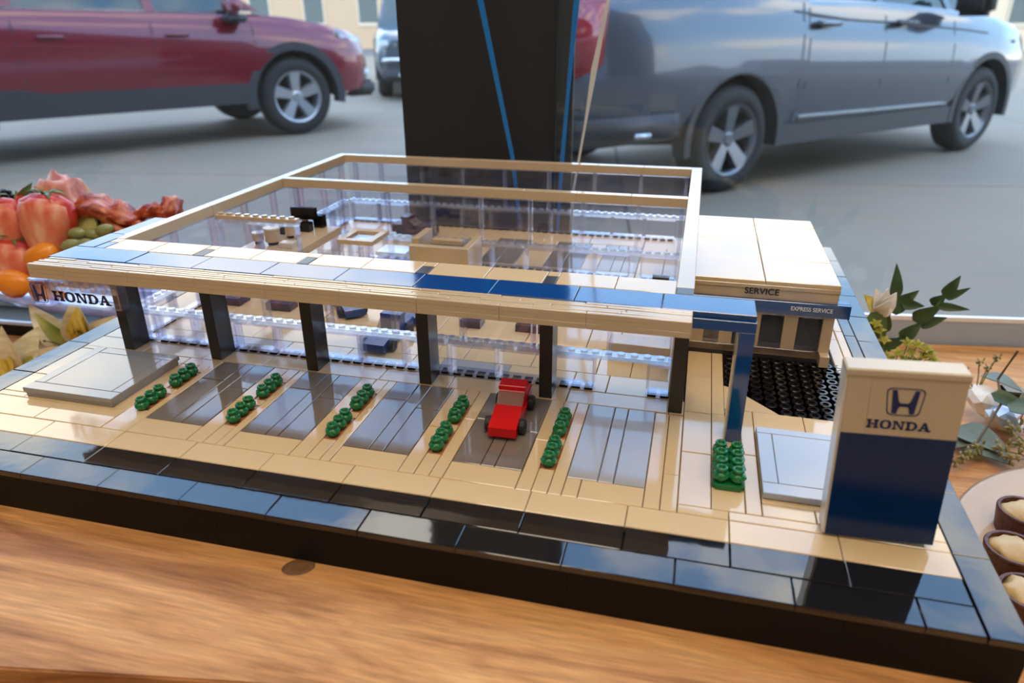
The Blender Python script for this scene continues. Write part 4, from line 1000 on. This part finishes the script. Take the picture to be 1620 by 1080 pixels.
SEED = tex_mat('seeded_sprig', [(.3, (.14, .12, .03)), (.7, (.34, .30, .10))], .5, 90)
PETAL = tex_mat('cream_petal', [(.3, (.52, .47, .26)), (.55, (.72, .68, .50)), (.75, (.84, .82, .70))], .45, 30, .1, stretch=(1, 1, 4), sss=.1)
PETALY = tex_mat('yellow_streaked_petal', [(.35, (.12, .09, .01)), (.45, (.60, .46, .03)), (.7, (.78, .70, .25))], .45, 160, 0, stretch=(1, 1, .2))
PETALG = tex_mat('green_tipped_petal', [(.3, (.16, .22, .03)), (.6, (.45, .45, .12)), (.8, (.80, .76, .58))], .45, 30, 0)
PETALW = mat('white_petal', (.80, .80, .76), .4)
STEM = mat('stem_green', (.13, .19, .06), .5); TWIG = mat('brown_twig', (.11, .08, .04), .6)
CHOC = tex_mat('chocolate_shell', [(.3, (.055, .014, .006)), (.7, (.12, .035, .015))], .5, 200, .4)
CUSTARD = tex_mat('custard_cream', [(.3, (.46, .28, .09)), (.6, (.60, .43, .20)), (.8, (.70, .56, .34))], .45, 40, .3)
PORC = mat('beige_porcelain', (.50, .36, .24), .14, spec=.4)

def blade(bm, A, B, wd, nrm, curl=.15, fold=.12, seg=8, shape=.5, th=.0004):
    """a leaf from A to B (metres) with a folded midrib, some thickness"""
    A, B = Vector(A), Vector(B); d = B - A; L_ = d.length; d.normalize(); nrm = Vector(nrm); sd = d.cross(nrm).normalized(); up = sd.cross(d).normalized()
    def ring(off):
        R = []
        for i in range(seg + 1):
            t_ = i / seg; w_ = wd * (math.sin(PI * t_ ** shape) ** .9 if 0 < t_ < 1 else 0) + wd * .03 * (1 - t_)
            c = A + d * L_ * t_ + up * (curl * L_ * math.sin(PI * t_) + off)
            R.append([bm.verts.new(c - sd * w_ + up * fold * w_), bm.verts.new(c - sd * w_ * .5 + up * fold * w_ * .3), bm.verts.new(c), bm.verts.new(c + sd * w_ * .5 + up * fold * w_ * .3), bm.verts.new(c + sd * w_ + up * fold * w_)])
        return R
    T_, U_ = ring(th), ring(-th)
    for R, fl in ((T_, False), (U_, True)):
        for p, q in zip(R, R[1:]):
            for k in range(4):
                f = [p[k], p[k + 1], q[k + 1], q[k]]; bm.faces.new(f[::-1] if fl else f)
    for k in (0, 4):
        for i in range(seg): bm.faces.new([T_[i][k], T_[i + 1][k], U_[i + 1][k], U_[i][k]])
def ellipsoid(bm, c, r, rot=(0, 0, 0), sub=3, noise=0.0, ns_=1.0):
    from mathutils import noise as mn
    M = Matrix.Translation(c) @ Matrix.Rotation(rot[2], 4, 'Z') @ Matrix.Rotation(rot[1], 4, 'Y') @ Matrix.Rotation(rot[0], 4, 'X') @ Matrix.Diagonal((r[0], r[1], r[2], 1))
    vs = bmesh.ops.create_icosphere(bm, subdivisions=sub, radius=1.0, matrix=Matrix())['verts']
    for v in vs:
        if noise: v.co *= 1 + noise * mn.noise(v.co * ns_ + Vector(c) * 50)
        v.co = M @ v.co
# --- left: fruit platter on black tray
t = thing('serving_tray', 'low black tray with an edge painted pale as a reflection under the clear fruit platter', 'tray', (-50, 50, TZ))
QT = lambda z: [V(-76, 45.5, z), V(-27.0, 48.5, z), V(-28.0, 57.6, z), V(-77, 51.5, z)]
b = bm_new(); hexa(b, QT(TZ + .05) + QT(TZ + 1.9)); mk('tray_body', b, BLACKB, t)
b = bm_new(); q_ = QT(0); hexa(b, [V(-76, 45.5, TZ + 1.9), V(-27, 48.5, TZ + 1.9), V(-27, 49.1, TZ + 1.9), V(-76, 46.1, TZ + 1.9), V(-76, 45.5, TZ + 2.4), V(-27, 48.5, TZ + 2.4), V(-27, 49.1, TZ + 2.4), V(-76, 46.1, TZ + 2.4)]); mk('tray_rim', b, mat('tray_edge_reflection', (.55, .62, .75), .15), t)  # pale blue puts the edge's reflection into the rim colour
t = thing('glass_platter', 'clear glass platter on a foot carrying the fruit and cured meat', 'platter', (-40, 47, TZ + 2.3))
M = Matrix.Translation(V(-41, 48.6, TZ + 2.4)) @ Matrix.Diagonal((1.5, .42, 1, 1))
b = bm_new(); lathe(b, [(0, 0), (6 * S, 0), (6 * S, .4 * S), (1.5 * S, 1.2 * S), (1.5 * S, 4.5 * S), (0, 4.5 * S)], 28, M); mk('foot', b, CLEARP, t, smooth=True)
b = bm_new(); lathe(b, [(0, 4.5 * S), (12 * S, 4.6 * S), (14 * S, 6.2 * S), (14.3 * S, 6.3 * S), (14.2 * S, 5.9 * S), (12.2 * S, 4.2 * S), (0, 4.1 * S)], 40, M); mk('dish', b, CLEARF, t, smooth=True)
PZ = TZ + 3.15 + 4.7
def berry(name, lab, c, ln, wd, tilt, lean, cut=True, scale_y=.55):
    t = thing(name, lab, 'fruit', c, group=None)
    M = Matrix.Translation(V(*c)) @ Matrix.Rotation(math.radians(14), 4, 'Z') @ Matrix.Rotation(tilt, 4, 'Y') @ Matrix.Rotation(lean, 4, 'X')
    prof = [(0, -ln * .5), (wd * .16, -ln * .46), (wd * .34, -ln * .30), (wd * .47, -ln * .05), (wd * .52, ln * .18), (wd * .46, ln * .36), (wd * .25, ln * .46), (0, ln * .47)]
    b = bm_new(); lathe(b, [(r * S, z * S) for r, z in prof], 24, M @ Matrix.Diagonal((1, scale_y, 1, 1)))
    o = mk('berry_body', b, BERRY, t, smooth=True)
    if cut:
        b = bm_new(); k = .90
        lathe(b, [(r * S * k, z * S * k) for r, z in prof], 24, M @ Matrix.Translation((0, -.10 * wd * S, 0)) @ Matrix.Diagonal((1, scale_y * .92, 1, 1)))
        mk('cut_face', b, BFLESH, t, smooth=True)
    b = bm_new()
    for k in range(6):
        a = 2 * PI * k / 6
        A = M @ Vector((0, 0, ln * .45 * S)); B = M @ Vector((math.cos(a) * wd * .38 * S, math.sin(a) * wd * .25 * S, (ln * .46 + .5 * math.sin(k * 2.1)) * S)); blade(b, A, B, .35 * S, (0, 0, 1), .2)
    mk('calyx', b, SEPAL, t)
    return t
berry('strawberry', 'large halved strawberry facing out at the right of the fruit pile', (-39.0, 43.6, 1.0), 9.6, 7.8, .10, -.15)
berry('strawberry', 'halved strawberry at the picture\'s left edge, upper of two', (-46.4, 43.6, .2), 8.8, 7.4, -.35, -.15)
berry('strawberry', 'halved strawberry at the picture\'s left edge, lower, above the orange wedge', (-44.9, 41.6, -4.8), 8.6, 7.2, .15, -.2)
berry('strawberry', 'small red strawberry on top of the pile under the green leaves', (-44.6, 47.2, 2.6), 5.2, 4.6, .5, .3, cut=False, scale_y=.9)
def wedge(lab, c, r, rot, sq=.62):
    b = bm_new(); ellipsoid(b, V(*c), (r * S, r * .55 * S, r * sq * S), rot, 3, .10, 1.5)
    for v in b.verts: pass
    tag(mk('orange_wedge', b, ORG_, smooth=True), lab, 'fruit')
wedge('small orange fruit wedge below the largest strawberry', (-38.9, 41.2, -2.4), 2.6, (0, -.35, .2))
wedge('large orange fruit wedge low at the left edge of the platter', (-42.9, 39.2, -5.8), 3.0, (0, .1, .2), .55)
wedge('orange fruit piece in shadow at the bottom of the platter', (-40.2, 41.5, -8.2), 2.6, (0, .3, .2), .5)
def meat(nm, lab, pts, rad, m, flat=.6, amp=.35):
    from mathutils import noise as mn
    b = bm_new(); P = [V(*p) for p in pts]; n_ = 26; K = 14; rings = []
    for i in range(n_ + 1):
        f = i / n_ * (len(P) - 1); k = min(int(f), len(P) - 2); c = P[k].lerp(P[k + 1], f - k); rr = (rad[k] + (rad[k + 1] - rad[k]) * (f - k)) * S
        ring = []
        for j in range(K):
            a = 2 * PI * j / K; q = 1 + amp * mn.noise(Vector((math.cos(a) * 1.6, math.sin(a) * 1.6, i * .23)) + P[0] * 9) * 2 + .14 * math.sin(3 * a + i * .5)
            ring.append(b.verts.new(c + Vector((0, math.cos(a) * rr * q, math.sin(a) * rr * q * flat))))
        rings.append(ring)
    for p, q in zip(rings, rings[1:]):
        for j in range(K): b.faces.new([p[j], p[(j + 1) % K], q[(j + 1) % K], q[j]])
    b.faces.new(rings[0][::-1]); b.faces.new(rings[-1])
    tag(mk(nm, b, m, smooth=True), lab, 'meat')
meat('cured_meat', 'long dark folded strip of cured meat behind the cucumber slice', [(-39.5, 48.5, 1.2), (-36, 48.5, 2.3), (-32, 48.2, 1.8), (-28.5, 48.2, 1.0)], [1.6, 2.6, 2.3, 1.3], MEAT, .85)
meat('cured_meat', 'thin reddish meat strip reaching furthest right above the canopy', [(-31, 50.2, 1.2), (-27.5, 50.2, 2.2), (-25, 50.2, 2.6), (-23.3, 50.2, 2.8)], [1.2, 1.3, 1.5, 1.9], MEAT, .9)
meat('cured_meat', 'dark meat strip lying low behind the green olives', [(-36, 47.5, -1.0), (-31, 47.5, -.6), (-26, 48, -.2)], [1.8, 2.2, 1.2], MEAT, .8)
meat('folded_ham', 'pink domed fold of ham behind the strawberries', [(-47, 50.2, 2.6), (-43, 50, 4.0), (-40, 49.5, 3.6), (-38.2, 49.3, 2.0)], [1.6, 3.1, 3.2, 1.2], HAM, .9)
t = thing('cucumber_slice', 'thick yellow-green cucumber slice with dark rind above the olives', 'fruit', (-35.4, 45.8, .6))
M = Matrix.Translation(V(-35.4, 45.8, .6)) @ Matrix.Rotation(.25, 4, 'Z') @ Matrix.Rotation(PI / 2 - .35, 4, 'X')
b = bm_new(); lathe(b, [(0, -.45 * S), (2.1 * S, -.45 * S), (2.1 * S, .45 * S), (0, .45 * S)], 24, M); mk('flesh', b, CUKE, t)
b = bm_new(); lathe(b, [(2.1 * S, -.42 * S), (2.3 * S, -.38 * S), (2.3 * S, .38 * S), (2.1 * S, .42 * S)], 24, M); mk('rind', b, CUKS, t)
OL = [(-34.4, 42.0, -.8, 'lowest of the pile, nearest the orange wedge'), (-34.7, 43.9, .3, 'left of the upper row beside the large strawberry'), (-32.9, 44.8, .0, 'in the middle of the upper row'), (-31.2, 45.0, .7, 'at the right end of the upper row'), (-32.9, 43.0, -.9, 'right of the lowest one, against the canopy')]
for i, (x, y, z, lb) in enumerate(OL):
    b = bm_new(); ellipsoid(b, V(x, y, z), (1.45 * S, .9 * S, .85 * S), (0, -.25 + .2 * (i % 3), .2), 2); tag(mk('green_olive', b, OLIVE, smooth=True), 'green olive ' + lb, 'olive', 'green olives on the platter')
for i, (x, y, z) in enumerate([(-49.4, 47.2, 3.2), (-51.8, 46.6, 2.2)]):
    b = bm_new()
    for k in range(34):
        a = k * 2.4; zz = 1 - 2 * (k + .5) / 34; rr = math.sqrt(1 - zz * zz); ellipsoid(b, V(x + 1.25 * rr * math.cos(a), y + 1.25 * rr * math.sin(a), z + 1.5 * zz), (.42 * S,) * 3, sub=1)
    tag(mk('blackberry', b, BBM, smooth=True), 'blackberry at the top left edge of the fruit pile' if i == 0 else 'blackberry just outside the left edge of the picture', 'fruit', 'blackberries on the platter')
t = thing('mint_sprig', 'small green leaf sprig standing on top of the strawberries', 'leaf', (-43, 46.4, 3))
for A, B, wd in (((-44.8, 46.2, 3.0), (-42.6, 46.2, 6.4), 1.1), ((-44.6, 46.0, 2.8), (-45.6, 46, 5.2), .9), ((-40.4, 45.2, 3.2), (-38.8, 45, 5.0), .8), ((-40.6, 45.2, 2.8), (-37.6, 44.6, 3.8), .7)):
    b = bm_new(); blade(b, V(*A), V(*B), wd * S, (0.2, -1, .3), .12, .3); mk('leaf', b, SEPAL, t)
b = bm_new(); tube(b, [V(-42.5, 45.0, 1.5), V(-41, 45, 3.2), V(-39.9, 44.9, 5.4)], [.5 * S, .75 * S, .45 * S], 8); mk('stalk', b, BUD, t)
# filler fruit under the pile so it rests on the dish
for i, (x, y, z, r) in enumerate([(-46, 45.5, -6.2, 3.6), (-38.5, 46, -5.6, 3.8), (-32, 46.5, -4.4, 3.0), (-27.5, 48.5, -3.6, 2.9), (-48, 49, -2, 4)]):
    b = bm_new(); ellipsoid(b, V(x, y, z), (r * S, r * .8 * S, r * .9 * S), (0, 0, i), 3, .12, 1.2); tag(mk('pile_fruit', b, HAM if i % 2 else BERRY, smooth=True), ['red fruit deep under the left strawberries', 'pink rolled ham under the largest strawberry', 'red fruit under the green olives', 'pink rolled ham under the thin meat strip', 'red fruit behind the left strawberries'][i], 'fruit')
# --- left: cream flowers lying on the table
def flower(name, lab, c, petals, stem):
    t = thing(name, lab, 'flower', c)
    for A, B, wd, m in petals:
        b = bm_new(); blade(b, V(*A), V(*B), wd * S, (.35, -.9, .35), .10, .25, 10, .62); mk('petal', b, m, t)
    b = bm_new(); tube(b, [V(*p) for p in stem], .28 * S, 8); mk('stem', b, STEM, t)
    return t
t = flower('cream_lily', 'cream lily lying beside the model\'s left border, nearest the tray', (-38.6, 41.5, TZ), [((-38.0, 41.6, -16.6), (-43.0, 40.6, -9.6), 2.1, PETAL), ((-38.0, 41.4, -16.2), (-42.0, 40.2, -10.6), 1.0, PETALG), ((-37.0, 42.4, -16.4), (-35.6, 41.4, -8.2), 2.2, PETAL), ((-36.4, 41.9, -15.6), (-35.0, 41.0, -9.4), 1.7, PETALY), ((-36.8, 42.6, -16.4), (-31.0, 43.2, -11.2), 1.9, PETAL)], [(-37, 42, -16.4), (-31, 46, -17.5), (-22, 49, -18.0)])
for A, B in (((-38, 41.2, -16), (-42.4, 39, -14.5)), ((-37, 41, -15.8), (-40, 38.8, -14.2))):
    b = bm_new(); tube(b, [V(*A), V(*B)], .07 * S, 6); ellipsoid(b, V(*B), (.28 * S, .2 * S, .2 * S), sub=1); mk('stamen', b, TWIG, t)
flower('cream_lily', 'cream and yellow lily at the picture\'s left edge beside the model', (-42, 35, TZ), [((-41.6, 35.4, -17.4), (-39.4, 38.2, -11.6), 1.9, PETAL), ((-42.0, 35.2, -17.2), (-41.8, 34.8, -10.4), 1.5, PETAL), ((-41.2, 35.6, -17.6), (-36.0, 38.0, -14.2), 1.7, PETAL), ((-41.4, 35.2, -17.0), (-37.6, 37.4, -14.8), .8, PETALG), ((-42.2, 34.6, -17.4), (-46.2, 32.6, -14.8), 1.6, PETALY), ((-42.4, 34.2, -17.6), (-45.5, 35.0, -12.2), 1.8, PETALY)], [(-41.6, 35.4, -17.4), (-36, 36, -18.0), (-28, 39, -18.1)])

# --- right: leafy flower by the window
t = thing('white_lily', 'white lily head with yellow base behind the model\'s right border', 'flower', (70, 55.5, TZ))
for A, B, wd, m in (((69.6, 56, -6.0), (67.8, 55.4, -3.9), .8, PETALY), ((69.8, 56, -5.8), (68.9, 55.6, -3.0), .85, PETALW), ((69.8, 56, -5.8), (70.3, 55.4, -2.9), .85, PETALW), ((70.0, 56, -6.0), (71.4, 55.6, -3.4), .95, PETALW), ((70.0, 56, -6.2), (71.6, 55.4, -5.0), .8, PETALW), ((69.6, 55.8, -6.2), (70.6, 54.6, -4.0), .8, PETALW)):
    b = bm_new(); blade(b, V(*A), V(*B), wd * S, (.2, -.9, .3), .15, .25, 8, .62); mk('petal', b, m, t)
b = bm_new(); tube(b, [V(69.7, 56, -6.0), V(70.2, 56, -9), V(71.0, 55.6, -13), V(72.0, 55, -18.2)], .26 * S, 8); mk('stem', b, STEM, t)
b = bm_new(); blade(b, V(69.0, 55.5, -6.2), V(71.2, 55.5, -9.8), 1.3 * S, (.2, -.9, .2), .05, .1); mk('leaf', b, SEPAL, t)
t = thing('ruscus_branch', 'dark green leafy branch leaning over the model\'s right border', 'foliage', (72, 56, TZ))
LV = [((71.7, 57, -4.7), (71.3, 58, -.5), .62), ((71.2, 57, -6.4), (74.5, 58, -3.7), .85), ((72.6, 57, -5.3), (75.2, 57, -5.4), .55), ((71.1, 56, -9.0), (70.6, 56, -5.2), .6), ((77.2, 58, -4.3), (78.9, 59, -1.8), .62), ((77.4, 58, -4.5), (80.0, 58, -2.9), .42), ((76.2, 58, -5.5), (77.5, 58, -4.0), .66), ((74.2, 57, -7.3), (77.1, 57, -5.1), .80), ((76.5, 57, -5.2), (80.2, 57, -5.4), .42), ((74.9, 57, -7.8), (78.0, 57, -6.6), .62), ((73.0, 56, -9.6), (75.4, 57, -7.4), .75), ((71.0, 56, -10.9), (73.9, 56, -9.2), .7)]
for A, B, wd in LV:
    b = bm_new(); blade(b, V(*A), V(*B), wd * 1.2 * S, (.15, -.95, .3), .06, .18, 9); mk('leaf', b, LEAFD, t)
b = bm_new(); tube(b, [V(69.8, 55, -14), V(71.0, 56, -11), V(73.2, 56.6, -9.4), V(75.6, 57, -7.2), V(77.3, 58, -4.4)], [.2 * S, .16 * S, .13 * S, .1 * S, .07 * S], 6); tube(b, [V(71.8, 55, -18.2), V(71.2, 55.6, -12), V(71.4, 56.6, -7.2), V(71.8, 57, -4.6)], .13 * S, 6); mk('branch', b, STEM, t)
t = thing('bud_cluster', 'yellow-green bud cluster at the foot of the dark leafy branch', 'foliage', (73, 55, TZ))
BP = [(70.2, 55, -8.5), (71.0, 55, -9.7), (69.7, 55, -7.7), (73.7, 55, -9.8), (74.8, 55, -9.9), (75.8, 55, -11.3), (76.9, 55, -11.8), (74.3, 55, -11.0), (72.9, 55, -11.2), (71.6, 55, -11.8), (73.8, 55, -12.1), (75.9, 55, -10.4), (72.4, 55.5, -12.4), (75, 55.4, -12.3), (76.4, 55, -11.0)]
for i, p in enumerate(BP):
    b = bm_new()
    for k in range(5):
        a = 2 * PI * k / 5 + i; blade(b, V(*p), V(p[0] + .95 * math.cos(a), p[1] + .5 * math.sin(a), p[2] + .35 + .5 * math.sin(a)), .30 * S, (0, -.5, 1), .2, .3, 5)
    mk('bud', b, BUD, t)
    b = bm_new(); tube(b, [V(*p), V(73 + (p[0] - 73) * .3, 54.8, -15.5), V(73, 54.5, -18.2)], .07 * S, 5); mk('stalk', b, STEM, t)
# --- right: eucalyptus, foil, seeded sprigs, plate of tarts
t = thing('eucalyptus_sprig', 'grey-green eucalyptus sprig lying on the table right of the pylon sign', 'foliage', (82, 47, TZ))
for A, B, wd in (((83.6, 57.0, -13.6), (86.0, 52.0, -13.2), 1.15), ((79.0, 48.6, -16.9), (83.4, 43.4, -17.4), 1.9), ((78.4, 46.8, -17.5), (83.2, 42.6, -17.8), 1.5)):
    b = bm_new(); blade(b, V(*A), V(*B), wd * S, (0, -.3, 1), .05, .12, 9); mk('leaf', b, LEAFG, t)
for A, B, wd in (((82.4, 50.8, -13.2), (87.2, 49.0, -14.8), .95), ((83.4, 48.6, -13.4), (87.8, 45.0, -12.8), 1.1), ((85.2, 50.6, -13.6), (89, 50.0, -13), .9)):
    b = bm_new(); blade(b, V(*A), V(*B), wd * S, (0, -.6, 1), .05, .12, 9); mk('leaf', b, LEAFD, t)
b = bm_new(); tube(b, [V(76.6, 44, -17.8), V(80, 45, -16.9), V(83.4, 50, -14), V(84.0, 54, -12.8), V(84.8, 53.2, -8.6)], .14 * S, 6); mk('twig', b, TWIG, t)
t = thing('foil_wrap', 'crumpled white and silver wrapper between the pylon sign and the sprigs', 'wrapper', (83.5, 52.5, TZ))
FO = mat('silver_foil', (.62, .64, .66), .22, metal=.6); FW = mat('white_wrapper', (.82, .80, .76), .45)
b = bm_new(); ellipsoid(b, V(83.2, 53.6, -15.6), (2.0 * S, 2.2 * S, 1.5 * S), (.2, .1, .3), 2, .5, 2.2); mk('paper', b, FW, t)
b = bm_new(); ellipsoid(b, V(84.6, 51.0, -16.4), (2.2 * S, 2.0 * S, 1.3 * S), (.2, .3, .2), 2, .5, 1.8); mk('foil', b, FO, t)
b = bm_new(); tbox(b, 84.9, 87.4, 53.2, 55.4, -18.3, -14.0, .2); mk('clip', b, BLACKS, t)
def sprig(lab, base, pts, sc):
    t = thing('seeded_sprig', lab, 'foliage', base)
    b = bm_new()
    for i, p in enumerate(pts):
        tube(b, [V(*base), V(*[(base[k] + p[k]) / 2 + (.6 if k == 2 else 0) for k in range(3)]), V(*p)], .08 * S, 5)
        for k in range(9):
            a = k * 2.4; q = (p[0] + sc * .55 * math.cos(a) * (k / 9 + .2), p[1] + sc * .5 * math.sin(a), p[2] + sc * (.12 * k - .3))
            tube(b, [V(*p), V(*q)], .04 * S, 4); ellipsoid(b, V(*q), (.14 * S * sc, .14 * S * sc, .30 * S * sc), (a, .5 * a, 0), 1)
    o = mk('seeds', b, SEED, t); o['kind'] = 'stuff'
sprig('olive-brown seeded sprig above the beige plate at the right edge', (86, 43, -17.9), [(83.7, 46.6, -15.5), (83.7, 43.9, -15.9), (81.7, 43.4, -16.4), (82.5, 42.4, -16.8), (85, 45.5, -14.8), (85.5, 43.2, -15.6), (87.5, 47, -15.2), (88.5, 45, -15)], 1.5)
sprig('short seeded sprig between the pylon sign and the beige plate', (80.5, 43.6, -18.0), [(77.8, 41.8, -17.2), (76.9, 41.2, -17.4), (78.8, 42.8, -17), (79.6, 43.6, -16.6)], 1.1)
sprig('thin curled twig with small buds above the white wrapper', (82.6, 55, -16), [(80.4, 54.6, -12.6), (81.8, 54.6, -11.2), (82.8, 54.6, -11.8), (80.8, 54.2, -14.4), (83.6, 55, -10.6)], .8)
t = thing('tart_plate', 'glossy beige oval plate holding small chocolate tarts', 'plate', (89, 26.5, TZ))
M = Matrix.Translation(V(87.0, 25.6, TZ + .05)) @ Matrix.Rotation(math.radians(60), 4, 'Z') @ Matrix.Diagonal((1.25, 1.02, 1, 1))
b = bm_new(); lathe(b, [(0, .0), (9 * S, .0), (9.6 * S, .3 * S), (13.6 * S, 1.5 * S), (13.9 * S, 1.75 * S), (13.5 * S, 1.8 * S), (9.3 * S, .65 * S), (0, .5 * S)], 64, M); mk('dish', b, PORC, t, smooth=True)
def tart(lab, x, y, r, zb=TZ + .75):
    t = thing('chocolate_tart', lab, 'tart', (x, y, zb), group='chocolate tarts on the beige plate')
    M = Matrix.Translation(V(x, y, zb))
    b = bm_new(); lathe(b, [(0, 0), (r * .86 * S, 0), (r * S, 2.5 * S), (r * .97 * S, 2.62 * S), (r * .86 * S, 2.6 * S), (r * .82 * S, 2.1 * S), (0, 2.1 * S)], 30, M); mk('shell', b, CHOC, t, smooth=False)
    b = bm_new(); ellipsoid(b, V(x, y, zb + 2.15), (r * .80 * S, r * .80 * S, .75 * S), (0, 0, x), 3, .35, 2.0); mk('cream', b, CUSTARD, t, smooth=True)
tart('chocolate tart highest up the plate, with pale custard', 79.4, 30.2, 2.3)
tart('chocolate tart second from the top of the plate, its custard swirled', 76.6, 24.2, 2.4)
tart('chocolate tart at the picture\'s right edge beside the swirled one', 81.0, 22.4, 2.3)
tart('chocolate tart third down, close against the model\'s right border', 75.8, 18.6, 2.3)
tart('chocolate tart lowest on the plate at the picture\'s right edge', 78.4, 14.2, 2.3)
